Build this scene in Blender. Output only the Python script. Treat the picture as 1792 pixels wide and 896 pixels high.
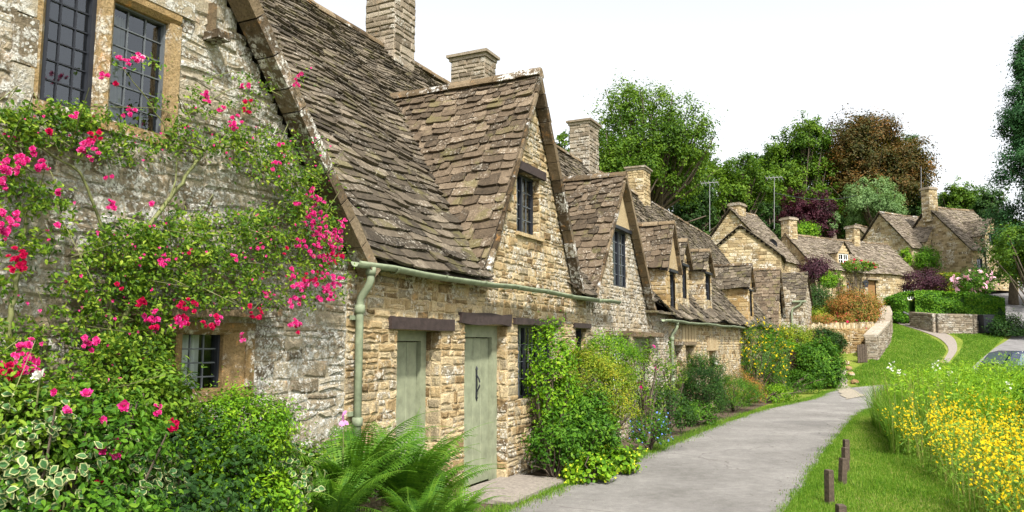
import bpy, math, random
import numpy as np
from mathutils import Vector
R = math.radians
rng = np.random.default_rng(7); random.seed(7)
sc = bpy.context.scene
for o in list(bpy.data.objects): bpy.data.objects.remove(o)
COL = sc.collection

# ---------------------------------------------------------------- camera
FPX, HZ, CAMZ = 1350.0, 600.0, 1.75
PITCH = math.atan((HZ - 448) / FPX)
cam = bpy.data.cameras.new('camera'); camo = bpy.data.objects.new('camera', cam); COL.objects.link(camo)
camo.location = (0, 0, CAMZ); camo.rotation_euler = (R(90) + PITCH, 0, 0)
cam.sensor_width = 36; cam.lens = FPX / 1792 * 36; cam.clip_start = .05; cam.clip_end = 2000
sc.camera = camo
# ---------------------------------------------------------------- sky, sun, exposure
SUN_EL, SUN_AZ = 50, 164            # azimuth clockwise from +Y (view direction): behind the camera, to its right
w = bpy.data.worlds.new('World'); sc.world = w; w.use_nodes = True
nt = w.node_tree; nt.nodes.clear()
sky = nt.nodes.new('ShaderNodeTexSky'); sky.sky_type = 'NISHITA'; sky.sun_disc = False
sky.sun_elevation = R(SUN_EL); sky.sun_rotation = R(SUN_AZ); sky.air_density = 1; sky.dust_density = 3.0
hs = nt.nodes.new('ShaderNodeHueSaturation'); hs.inputs['Saturation'].default_value = .16; hs.inputs['Value'].default_value = 1.2
bg = nt.nodes.new('ShaderNodeBackground'); bg.inputs[1].default_value = .15
wo = nt.nodes.new('ShaderNodeOutputWorld')
nt.links.new(sky.outputs[0], hs.inputs['Color']); nt.links.new(hs.outputs[0], bg.inputs[0]); nt.links.new(bg.outputs[0], wo.inputs[0])
sl = bpy.data.lights.new('sun', 'SUN'); sl.energy = 4.4; sl.angle = R(3); sl.color = (1, .95, .86)
so = bpy.data.objects.new('sun', sl); COL.objects.link(so)
dv = Vector((math.sin(R(SUN_AZ)) * math.cos(R(SUN_EL)), math.cos(R(SUN_AZ)) * math.cos(R(SUN_EL)), math.sin(R(SUN_EL))))
so.rotation_euler = dv.to_track_quat('Z', 'Y').to_euler(); so.location = (20, -30, 40)
sc.view_settings.view_transform = 'Standard'; sc.view_settings.look = 'None'
sc.view_settings.exposure = .85; sc.view_settings.gamma = 1; sc.view_settings.use_curve_mapping = False
try: sc.cycles.max_bounces = 6; sc.cycles.transparent_max_bounces = 8
except Exception: pass

# ---------------------------------------------------------------- coordinates of the place
A = R(26); P0 = np.array([-.32, 9.5]); UU = np.array([math.sin(A), math.cos(A)]); TT = np.array([UU[1], -UU[0]])
def W(s, t, z):
    """s along the row of cottages, t out from its front wall towards the road, z up"""
    s, t, z = np.broadcast_arrays(np.asarray(s, float), np.asarray(t, float), np.asarray(z, float))
    return np.stack([P0[0] + UU[0]*s + TT[0]*t, P0[1] + UU[1]*s + TT[1]*t, z], -1)
def ray(x, y):
    cx = (x - 896) / FPX; cy = (448 - y) / FPX
    return np.array([cx, math.cos(PITCH) - cy*math.sin(PITCH), math.sin(PITCH) + cy*math.cos(PITCH)])
def fac(x, y, t=0.):
    r = ray(x, y); n = TT; o = P0 + t*TT
    k = (o @ n) / (r[:2] @ n); p = r[:2]*k
    return float((p - o) @ UU), float(CAMZ + r[2]*k)
def at(x, y, D):
    r = ray(x, y); k = D / r[1]; return np.array([r[0]*k, D, CAMZ + r[2]*k])
def st(X, Y):
    d = np.array([X - P0[0], Y - P0[1]]); return float(d @ UU), float(d @ TT)
def gz(X, Y):
    X = np.asarray(X, float); Y = np.asarray(Y, float)
    a = (Y - 30.5) / 1.2
    z = .2 * 1.2 * np.log1p(np.exp(np.clip(a, -30, 30))) * 1.0
    z = np.where(a > 30, .2*(Y - 30.5), z)
    z = np.minimum(z, 9 + .12*(Y - 75.5).clip(0))
    tl = (X - P0[0])*TT[0] + (Y - P0[1])*TT[1]
    z = z * 1.0 + .28*np.clip(-tl - 8, 0, 40) * 1.0          # bank behind the row
    return z
def gnd(x, y):
    r = ray(x, y); k = 4.0
    for _ in range(4000):
        if CAMZ + r[2]*k <= gz(r[0]*k, r[1]*k): break
        k += .03
    return np.array([r[0]*k, r[1]*k, float(gz(r[0]*k, r[1]*k))])

# ---------------------------------------------------------------- mesh builder
class MB:
    def __init__(s): s.v = []; s.n = 0; s.g = []           # g: (faces (m,k), attr (m,3), mat index)
    def add(s, verts, faces, a=None, m=0):
        verts = np.asarray(verts, float).reshape(-1, 3)
        if isinstance(faces, (list, tuple)):
            by = {}
            for i, f in enumerate(faces): by.setdefault(len(f), []).append(f)
            fl = [np.array(x) for x in by.values()]
        else: fl = [faces]
        for f in fl:
            k = len(f)
            if a is None: aa = np.tile(rng.random(3), (k, 1))
            else:
                aa = np.asarray(a, float)
                aa = np.tile(aa, (k, 1)) if aa.ndim == 1 else aa
            s.g.append((f + s.n, aa, m))
        s.v.append(verts); s.n += len(verts)
    def box(s, c, u, v, w_, a=None, m=0):                   # centre, three half vectors
        c, u, v, w_ = [np.asarray(q, float) for q in (c, u, v, w_)]
        P = [c + i*u + j*v + k*w_ for k in (-1, 1) for j in (-1, 1) for i in (-1, 1)]
        s.add(P, [(0,2,3,1), (4,5,7,6), (0,1,5,4), (2,6,7,3), (0,4,6,2), (1,3,7,5)], a, m)
    def bar(s, p, q, w1, w2, up=(0,0,1), a=None, m=0):
        p, q = np.asarray(p, float), np.asarray(q, float); d = q - p; L = np.linalg.norm(d); d = d / L
        x = np.cross(d, up); x = x / max(np.linalg.norm(x), 1e-6); y = np.cross(x, d)
        s.box((p+q)/2, x*w1/2, y*w2/2, d*L/2, a, m)
    def tube(s, pts, rad, n=8, a=None, m=0, caps=True):
        pts = np.asarray(pts, float); k = len(pts); rad = np.broadcast_to(np.asarray(rad, float), (k,))
        d = np.gradient(pts, axis=0); d /= np.linalg.norm(d, axis=1)[:, None] + 1e-9
        ref = np.array([0, 0, 1.]) if abs(d[0][2]) < .9 else np.array([1., 0, 0])
        V = []
        for i in range(k):
            x = np.cross(d[i], ref); x /= np.linalg.norm(x) + 1e-9; y = np.cross(x, d[i])
            th = np.arange(n)/n*2*math.pi
            V.append(pts[i] + rad[i]*(np.cos(th)[:, None]*x + np.sin(th)[:, None]*y))
        i, j = np.meshgrid(np.arange(k-1), np.arange(n), indexing='ij'); jn = (j+1) % n
        F = np.stack([i*n+j, i*n+jn, (i+1)*n+jn, (i+1)*n+j], -1).reshape(-1, 4)
        s.add(np.concatenate(V), F, a, m)
        if caps: s.n -= 0; s.g.append((np.array([list(range(n))[::-1]]) + s.n - k*n, np.full((1, 3), .5), m)); s.g.append((np.array([list(range(n))]) + s.n - n, np.full((1, 3), .5), m))
    def poly(s, pts, a=None, m=0): s.add(pts, [tuple(range(len(pts)))], a, m)
    def prism(s, pts, d, a=None, m=0):                      # polygon extruded along d
        pts = np.asarray(pts, float); n = len(pts); d = np.asarray(d, float)
        F = [tuple(range(n))[::-1], tuple(range(n, 2*n))] + [(i, (i+1) % n, n+(i+1) % n, n+i) for i in range(n)]
        s.add(np.concatenate([pts, pts+d]), F, a, m)
def link(o, root):
    COL.objects.link(o)
    if root is not None: o.parent = root
def rootof(o):
    loc = np.zeros(3)
    while o is not None: loc += np.array(o.location); o = o.parent
    return loc
def obj(name, mb, mats, parent=None, smooth=False, loc=None):
    me = bpy.data.meshes.new(name)
    if not isinstance(mats, (list, tuple)): mats = [mats]
    for m in mats: me.materials.append(m)
    off = rootof(parent) if parent is not None else np.zeros(3)
    l = np.zeros(3) if loc is None else np.asarray(loc, float) - off
    if mb.n:
        V = np.concatenate(mb.v) - off - l
        me.vertices.add(len(V)); me.vertices.foreach_set('co', V.ravel())
        li = np.concatenate([f.ravel() for f, a, m in mb.g]); tot = np.concatenate([np.full(len(f), f.shape[1]) for f, a, m in mb.g])
        me.loops.add(len(li)); me.loops.foreach_set('vertex_index', li.astype(np.int32))
        me.polygons.add(len(tot)); me.polygons.foreach_set('loop_start', np.concatenate([[0], np.cumsum(tot)[:-1]]).astype(np.int32))
        try: me.polygons.foreach_set('loop_total', tot.astype(np.int32))
        except Exception: pass
        me.polygons.foreach_set('material_index', np.concatenate([np.full(len(f), m) for f, a, m in mb.g]).astype(np.int32))
        me.polygons.foreach_set('use_smooth', np.full(len(tot), smooth))
        at_ = me.attributes.new('v', 'FLOAT_VECTOR', 'FACE')
        at_.data.foreach_set('vector', np.concatenate([a for f, a, m in mb.g]).astype(np.float32).ravel())
        me.update(calc_edges=True)
    o = bpy.data.objects.new(name, me); o.location = l; link(o, parent)
    return o
def tag(o, label, cat, group=None, kind=None):
    o['label'] = label
    if cat: o['category'] = cat
    if group: o['group'] = group
    if kind: o['kind'] = kind
    return o
def thing(name, loc, label, cat, group=None):
    o = bpy.data.objects.new(name, None); o.location = [float(q) for q in loc]; o.empty_display_size = .2; COL.objects.link(o)
    return tag(o, label, cat, group)
def structure(name, mb, m, smooth=False):
    o = obj(name, mb, m, None, smooth); o['kind'] = 'structure'; return o

# ---------------------------------------------------------------- materials
def newmat(name):
    m = bpy.data.materials.new(name); m.use_nodes = True; t = m.node_tree; t.nodes.clear()
    return m, t
class NT:
    def __init__(s, t): s.t = t
    def n(s, ty, **k):
        x = s.t.nodes.new('ShaderNode' + ty)
        for a, b in k.items():
            if a in ('ins',):
                for i, v in b.items():
                    if isinstance(v, bpy.types.NodeSocket): s.t.links.new(v, x.inputs[i])
                    else: x.inputs[i].default_value = v
            else: setattr(x, a, b)
        return x
    def ramp(s, f, stops):
        x = s.n('ValToRGB'); e = x.color_ramp.elements
        while len(e) < len(stops): e.new(.5)
        for q, (p, c) in zip(e, stops): q.position = p; q.color = (*c, 1) if len(c) == 3 else c
        s.t.links.new(f, x.inputs[0]); return x.outputs[0]
    def noise(s, v, scale, det=4, rough=.6, dist=0):
        x = s.n('TexNoise', ins={'Vector': v, 'Scale': scale, 'Detail': det, 'Roughness': rough, 'Distortion': dist}); return x.outputs[0]
    def mix(s, f, a, b, mode='MIX'):
        x = s.n('Mix', data_type='RGBA', blend_type=mode)
        for i, v in ((0, f), (6, a), (7, b)):
            if isinstance(v, bpy.types.NodeSocket): s.t.links.new(v, x.inputs[i])
            else: x.inputs[i].default_value = v if i == 0 else (*v, 1)
        return x.outputs[2]
    def math(s, op, a, b=0., clamp=False):
        x = s.n('Math', operation=op, use_clamp=clamp)
        for i, v in ((0, a), (1, b)):
            if isinstance(v, bpy.types.NodeSocket): s.t.links.new(v, x.inputs[i])
            else: x.inputs[i].default_value = v
        return x.outputs[0]
    def step(s, v, a, b): return s.n('MapRange', ins={0: v, 1: a, 2: b}, interpolation_type='SMOOTHSTEP').outputs[0]
    def out(s, col, rough=.9, bump=None, bstr=.5, bdist=.02, spec=.3, **kw):
        b = s.n('BsdfPrincipled'); o = s.n('OutputMaterial')
        for i, v in (('Base Color', col), ('Roughness', rough), ('Specular IOR Level', spec), *kw.items()):
            i = i.replace('_', ' ')
            if isinstance(v, bpy.types.NodeSocket): s.t.links.new(v, b.inputs[i])
            elif isinstance(v, tuple): b.inputs[i].default_value = (*v, 1)
            else: b.inputs[i].default_value = v
        if bump is not None:
            bn = s.n('Bump', ins={'Height': bump, 'Strength': bstr, 'Distance': bdist}); s.t.links.new(bn.outputs[0], b.inputs['Normal'])
        s.t.links.new(b.outputs[0], o.inputs[0]); return b, o
def attr(N):
    a = N.n('Attribute', attribute_name='v', attribute_type='GEOMETRY'); x = N.n('SeparateXYZ', ins={0: a.outputs['Vector']}); return x.outputs
def coords(N): return N.n('TexCoord').outputs['Object']

def stone_mat(name, cols, lichen=.45, orange=.3, dirt=.4, lcol=(.62,.61,.57), vs=1.5, scale=1.0):
    m, t = newmat(name); N = NT(t); co = coords(N); v = attr(N)
    n1 = N.noise(co, 14*scale, 6, .7); n2 = N.noise(co, 1.3*scale, 5, .65); n3 = N.noise(co, 60*scale, 4, .7); n4 = N.noise(co, 5*scale, 6, .75)
    f = N.math('ADD', N.math('MULTIPLY', v[0], .75), N.math('MULTIPLY', N.math('SUBTRACT', n1, .35), .8), True)
    k = len(cols); c = N.ramp(f, [(i/(k-1)*.9+.05, q) for i, q in enumerate(cols)])
    # darker weathering
    dk = N.step(N.math('ADD', n2, N.math('MULTIPLY', n4, .6)), .78, .98)
    c = N.mix(N.math('MULTIPLY', dk, dirt), c, N.mix(.6, c, (.09, .075, .06)))
    og = N.math('MULTIPLY', N.step(N.noise(co, 7*scale, 7, .75), .56, .66), orange)
    c = N.mix(og, c, (.42, .2, .055))
    # pale lichen: rosettes and crusts
    vo = N.n('TexVoronoi', ins={'Vector': N.n('VectorMath', operation='ADD', ins={0: co, 1: N.n('VectorMath', operation='SCALE', ins={0: N.n('TexNoise', ins={'Vector': co, 'Scale': 9*scale, 'Detail': 3}).outputs[1], 3: .1}).outputs[0]}).outputs[0], 'Scale': 13*scale*vs}).outputs[0]
    spots = N.step(vo, .42, .3)
    la = N.step(N.math('ADD', N.math('ADD', N.math('MULTIPLY', n2, .6), N.math('MULTIPLY', n4, .5)), N.math('MULTIPLY', v[1], .14)), .74 - .32*lichen, .84 - .32*lichen)
    lc = N.math('MULTIPLY', N.math('MULTIPLY', N.math('MAXIMUM', spots, N.step(n1, .48, .58)), la), N.step(n3, .3, .5))
    c = N.mix(N.math('MULTIPLY', lc, .9), c, lcol)
    c = N.mix(.75, c, N.ramp(n3, [(.32, (.52, .5, .47)), (.5, (1, 1, 1)), (.68, (1.25, 1.22, 1.18))]), 'MULTIPLY')
    h = N.math('ADD', N.math('MULTIPLY', n1, 1.0), N.math('ADD', N.math('MULTIPLY', n3, .5), N.math('MULTIPLY', lc, .2)))
    N.out(c, .95, h, .9, .022/scale, .15); return m
def leaf_mat(name, cols, trans=.35, rough=.55, nscale=1.2, spec=.18, tint=(1.5, 1.6, .6)):
    m, t = newmat(name); N = NT(t); co = coords(N); v = attr(N)
    f = N.math('ADD', N.math('MULTIPLY', v[0], .7), N.math('MULTIPLY', N.math('SUBTRACT', N.noise(co, nscale, 3), .3), .75), True)
    k = len(cols); c = N.ramp(f, [(i/(k-1), q) for i, q in enumerate(cols)])
    b, o = N.out(c, rough, spec=spec)
    tr = N.n('BsdfTranslucent', ins={0: N.mix(.5, c, N.mix(1., c, tint, 'MULTIPLY'))})
    ms = N.n('MixShader', ins={0: trans, 1: b.outputs[0], 2: tr.outputs[0]}); t.links.new(ms.outputs[0], o.inputs[0]); return m
def flat(name, col, rough=.6, var=.25, sc_=20, bs=.3, bd=.004, spec=.3, **kw):
    m, t = newmat(name); N = NT(t); co = coords(N); n = N.noise(co, sc_, 5, .65)
    c = N.mix(var, col, N.mix(1., col, N.ramp(n, [(.3, (.35, .35, .35)), (.5, (1, 1, 1)), (.7, (1.6, 1.6, 1.6))]), 'MULTIPLY'))
    N.out(c, rough, n, bs, bd, spec, **kw); return m

M = {}
TAN = [(.085,.055,.026), (.21,.148,.074), (.33,.245,.13), (.43,.345,.21), (.2,.165,.11), (.4,.33,.2)]
M['stone_near'] = stone_mat('weathered_limestone', [(.075,.06,.04), (.19,.155,.105), (.28,.24,.17), (.35,.315,.245), (.17,.15,.115)], .66, .35, .55, (.5,.495,.46), vs=2.4)
M['stone'] = stone_mat('honey_limestone', TAN, .4, .35, .7, (.54,.51,.44))
M['stone_grey'] = stone_mat('grey_honey_limestone', [(.075,.057,.036), (.18,.14,.085), (.27,.215,.14), (.33,.28,.2), (.16,.135,.1)], .62, .3, .9, (.52,.5,.45))
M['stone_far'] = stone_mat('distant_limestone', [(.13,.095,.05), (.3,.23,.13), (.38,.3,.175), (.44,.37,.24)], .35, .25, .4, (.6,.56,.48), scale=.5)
M['stone_yellow'] = stone_mat('yellow_limestone', [(.17,.11,.045), (.27,.185,.08), (.33,.245,.125), (.31,.25,.15)], .2, .6, .3)
M['chimney'] = stone_mat('chimney_stone', [(.1,.08,.058), (.2,.165,.12), (.26,.22,.17), (.31,.27,.21)], .35, .2, .8, (.46,.44,.39))
M['dressed'] = stone_mat('dressed_limestone', [(.15,.095,.04), (.26,.18,.085), (.31,.235,.135)], .35, .8, .5, (.6,.57,.5))
M['render_'] = stone_mat('lime_render', [(.3,.22,.125), (.36,.28,.165), (.4,.32,.2)], .15, .1, .25, (.6,.56,.48))
def slate_mat(name, cols, lich=.5, scale=1.):
    m, t = newmat(name); N = NT(t); co = coords(N); v = attr(N)
    n1 = N.noise(co, 11*scale, 6, .7); n3 = N.noise(co, 48*scale, 4, .7); n2 = N.noise(co, .9, 4, .6)
    f = N.math('ADD', N.math('ADD', N.math('MULTIPLY', v[0], .62), .1), N.math('MULTIPLY', N.math('SUBTRACT', n1, .42), .9), True)
    k = len(cols); c = N.ramp(f, [(i/(k-1)*.9+.05, q) for i, q in enumerate(cols)])
    l = N.math('MULTIPLY', N.math('MULTIPLY', N.step(N.noise(co, 24*scale, 6, .75), .54, .64), N.step(N.math('ADD', n2, N.math('MULTIPLY', v[1], .5)), .62, .95)), lich)
    c = N.mix(l, c, (.42,.39,.33))
    mo = N.math('MULTIPLY', N.step(N.math('ADD', N.noise(co, 3.1, 5, .7), N.math('MULTIPLY', v[2], .2)), .66, .78), .5)
    c = N.mix(mo, c, (.11,.1,.035))
    c = N.mix(.8, c, N.ramp(n3, [(.3, (.45, .43, .41)), (.5, (1, 1, 1)), (.7, (1.35, 1.32, 1.28))]), 'MULTIPLY')
    N.out(c, .9, N.math('ADD', n1, N.math('MULTIPLY', n3, .6)), .8, .016/scale, .2); return m
M['slate'] = slate_mat('stone_roof_slate', [(.02,.016,.011), (.046,.037,.026), (.076,.061,.043), (.11,.09,.065), (.22,.183,.135)], .65)
M['slate_warm'] = slate_mat('brown_stone_slate', [(.022,.017,.011), (.055,.041,.027), (.095,.07,.046), (.13,.098,.066), (.23,.18,.125)], .6)
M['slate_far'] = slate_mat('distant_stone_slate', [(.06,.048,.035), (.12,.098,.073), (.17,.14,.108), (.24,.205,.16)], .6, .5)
M['verge'] = stone_mat('verge_stone', [(.04,.028,.016), (.09,.065,.038), (.15,.112,.068), (.21,.165,.11)], .3, .4, .7)
M['under'] = flat('dark_batten', (.035,.028,.022), .9)
M['lintel'] = flat('blackened_oak', (.035,.024,.022), .75, .5, 14, .6, .01)
M['black'] = flat('black_paint', (.018,.02,.026), .4, .2)
M['lead'] = flat('lead_came', (.09,.1,.11), .5, .2)
M['sage'] = flat('sage_green_paint', (.2,.218,.145), .6, .4, 7, .4, .004, spec=.2)
M['sage_pipe'] = flat('sage_green_ironwork', (.185,.215,.14), .6, .45, 9, .3, .004, spec=.2)
M['white'] = flat('white_paint', (.8,.8,.77), .5, .1)
M['oak'] = flat('brown_oak', (.2,.11,.045), .7, .4, 12)
M['curtain'] = flat('net_curtain', (.78,.78,.74), .9, .3, 6)
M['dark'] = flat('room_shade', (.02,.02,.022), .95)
M['soil'] = flat('garden_soil', (.07,.05,.032), .95, .6, 9, .8, .03)
M['metal'] = flat('aerial_metal', (.2,.2,.21), .4)
M['post'] = flat('weathered_post_wood', (.065,.048,.034), .85, .8, 22, .8, .01)
M['bark'] = flat('tree_bark', (.09,.07,.05), .9, .6, 7, .8, .03)
M['stem'] = flat('rose_stem', (.13,.14,.05), .7, .5)
m, t = newmat('window_glass'); N = NT(t)
gl = N.n('BsdfGlossy', ins={'Color': (.9,.95,1,1), 'Roughness': .06, 'Normal': N.n('Bump', ins={'Height': N.noise(coords(N), 3, 2), 'Strength': .25, 'Distance': .02}).outputs[0]})
tp = N.n('BsdfTransparent', ins={0: (.75,.8,.82,1)}); fr = N.n('Fresnel', ins={0: 2.0})
ms = N.n('MixShader', ins={0: fr.outputs[0], 1: tp.outputs[0], 2: gl.outputs[0]}); t.links.new(ms.outputs[0], N.n('OutputMaterial').inputs[0]); M['glass'] = m
M['glass_old'] = m.copy(); M['glass_old'].name = 'thin_window_glass'; [x for x in M['glass_old'].node_tree.nodes if x.type == 'FRESNEL'][0].inputs[0].default_value = 1.35

# ---------------------------------------------------------------- ground, road, paths
def grass_ground():
    m, t = newmat('grass_ground'); N = NT(t); co = coords(N)
    a = N.noise(co, .35, 4, .6); b = N.noise(co, 5, 5, .7); c_ = N.noise(co, 40, 4, .7)
    f = N.math('ADD', N.math('MULTIPLY', a, .5), N.math('ADD', N.math('MULTIPLY', b, .35), N.math('MULTIPLY', c_, .3)), True)
    c = N.ramp(f, [(.36, (.06,.09,.012)), (.5, (.12,.17,.018)), (.6, (.18,.22,.03)), (.72, (.27,.25,.09))])
    N.out(c, .9, N.math('ADD', b, c_), .9, .05, .15); return m
M['grass'] = grass_ground()
def asphalt():
    m, t = newmat('lane_asphalt'); N = NT(t); co = coords(N)
    a = N.noise(co, .7, 5, .6); b = N.noise(co, 7, 5, .7); c_ = N.noise(co, 130, 3, .6)
    c = N.ramp(N.math('ADD', N.math('MULTIPLY', a, .6), N.math('MULTIPLY', b, .4)), [(.35, (.135,.129,.12)), (.5, (.19,.182,.172)), (.64, (.255,.245,.23))])
    # cracks and old patches
    vo = N.n('TexVoronoi', feature='DISTANCE_TO_EDGE', ins={'Vector': N.n('VectorMath', operation='ADD', ins={0: co, 1: N.n('TexNoise', ins={'Vector': co, 'Scale': 1.5, 'Detail': 5}).outputs[1]}).outputs[0], 'Scale': .55}).outputs[0]
    ck = N.math('MULTIPLY', N.step(vo, .014, .004), N.step(a, .45, .6))
    c = N.mix(N.math('MULTIPLY', ck, .6), c, (.09,.08,.075))
    c = N.mix(.8, c, N.ramp(c_, [(.3, (.6, .6, .6)), (.5, (1, 1, 1)), (.7, (1.35, 1.33, 1.3))]), 'MULTIPLY')
    # worn wheel tracks' pale grit and small dark repairs
    g_ = N.noise(co, 26, 6, .8); c = N.mix(N.math('MULTIPLY', N.step(g_, .58, .68), .55), c, (.36,.34,.31)); c = N.mix(N.math('MULTIPLY', N.step(g_, .4, .33), .5), c, (.07,.066,.062))
    pt = N.math('MULTIPLY', N.step(N.noise(co, .42, 2, .4), .6, .615), .35); c = N.mix(pt, c, (.1,.095,.093))
    N.out(c, .9, N.math('ADD', c_, N.math('MULTIPLY', b, .8)), .9, .016, .15); return m
M['asphalt'] = asphalt()
M['gravel'] = flat('pale_gravel', (.25,.22,.17), .95, .9, 30, .9, .02)
M['pathm'] = flat('path_tarmac', (.2,.175,.15), .9, .6, 25, .6, .01)
M['lane2'] = flat('far_lane_asphalt', (.15,.145,.145), .9, .5, 3, .5, .01)

def grid_sheet(x0, x1, y0, y1, dx, dy, dz=0.):
    xs = np.arange(x0, x1+dx*.5, dx); ys = np.arange(y0, y1+dy*.5, dy)
    X, Y = np.meshgrid(xs, ys); Z = gz(X, Y) + dz; nx, ny = len(xs), len(ys)
    i, j = np.meshgrid(np.arange(ny-1), np.arange(nx-1), indexing='ij')
    F = np.stack([i*nx+j, i*nx+j+1, (i+1)*nx+j+1, (i+1)*nx+j], -1).reshape(-1, 4)
    return np.stack([X, Y, Z], -1).reshape(-1, 3), F
mb = MB()
xs = np.concatenate([np.arange(-400, -30, 37), np.arange(-30, 60, .75), np.arange(60, 420, 36)])
ys = np.concatenate([np.arange(-100, -4, 12), np.arange(-4, 75, .75), np.arange(75, 620, 22)])
X, Y = np.meshgrid(xs, ys); nx, ny = len(xs), len(ys)
i, j = np.meshgrid(np.arange(ny-1), np.arange(nx-1), indexing='ij')
mb.add(np.stack([X, Y, gz(X, Y)], -1).reshape(-1, 3), np.stack([i*nx+j, i*nx+j+1, (i+1)*nx+j+1, (i+1)*nx+j], -1).reshape(-1, 4), (.5,.5,.5))
structure('ground', mb, M['grass'], True)

def smoothline(P, n=8):
    P = np.asarray(P, float); out = []
    Q = np.vstack([2*P[0]-P[1], P, 2*P[-1]-P[-2]])
    for k in range(1, len(Q)-2):
        for u in np.arange(n)/n:
            a, b, c, d = Q[k-1], Q[k], Q[k+1], Q[k+2]
            out.append(.5*((2*b)+(-a+c)*u+(2*a-5*b+4*c-d)*u*u+(-a+3*b-3*c+d)*u**3))
    out.append(P[-1]); return np.array(out)
def ribbon(name, L, Rr, dz, mat, n=8, cross=5, rough=.0):
    a = smoothline(L, n); b = smoothline(Rr, n); k = len(a)
    if rough:
        a = a + rng.normal(0, rough, a.shape); b = b + rng.normal(0, rough, b.shape)
    V = []
    for u in np.linspace(0, 1, cross):
        p = a*(1-u) + b*u; V.append(np.column_stack([p, gz(p[:, 0], p[:, 1]) + dz]))
    V = np.array(V); i, j = np.meshgrid(np.arange(cross-1), np.arange(k-1), indexing='ij')
    F = np.stack([i*k+j, (i+1)*k+j, (i+1)*k+j+1, i*k+j+1], -1).reshape(-1, 4)
    mb = MB(); mb.add(V.reshape(-1, 3), F, (.5,.5,.5)); return structure(name, mb, mat)
def w2(s, t): return W(s, t, 0)[:2]
RL = [w2(-16, .75), w2(-9, .75), w2(-4, .72), w2(-1, .75), w2(2, .85), w2(5, .98), w2(9, 1.1), w2(13, 1.4), w2(16, 1.9), w2(18.6, 2.3), (11.2, 27.6), (13.2, 29.6), (17, 30.9), (24, 31.6)]
RR = [w2(-16, 3.4), w2(-9, 3.4), w2(-4, 3.4), w2(-1, 3.38), w2(2, 3.4), w2(5, 3.4), w2(9, 3.5), w2(12, 3.6), w2(14, 3.8), w2(16, 4.2), (12.1, 25.3), (14, 27.2), (17, 28.2), (24, 28.8)]
ribbon('road', RL, RR, .008, M['asphalt'], 14, 7, .022)
ribbon('soil_bed', [w2(-16, -.1), w2(-5, -.1), w2(5, -.1), w2(15, -.1), w2(28.8, -.1)], [w2(-16, .74), w2(-5, .7), w2(5, .96), w2(15, 1.2), w2(28.8, 2.2)], .004, M['soil'])
# stone doorstep slab in front of the green doors
gp = [gnd(*p)[:2] for p in ((1478, 645), (1467, 660), (1462, 680), (1478, 700))]; gq = [gnd(*p)[:2] for p in ((1484, 645), (1480, 660), (1487, 676), (1512, 694))]
ribbon('gravel_path', gp, gq, .025, M['gravel'], 8, 4, .05)
pl = [gnd(*p)[:2] for p in ((1546, 556), (1568, 566), (1612, 580), (1645, 594), (1660, 612), (1650, 634))]
pr = [gnd(*p)[:2] for p in ((1560, 555), (1590, 564), (1630, 577), (1666, 590), (1675, 612), (1660, 636))]
ribbon('footpath', pl, pr, .03, M['pathm'], 8, 4)
ll = [(19, 31.2), gnd(1700, 648)[:2], gnd(1738, 612)[:2], gnd(1772, 583)[:2], (31.5, 50), (40, 66)]
lr = [(24, 29.5), (26.5, 33), (29, 38), (33, 44.5), (37, 52), (45, 66)]
ribbon('lane', ll, lr, .02, M['lane2'], 8, 5)

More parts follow.
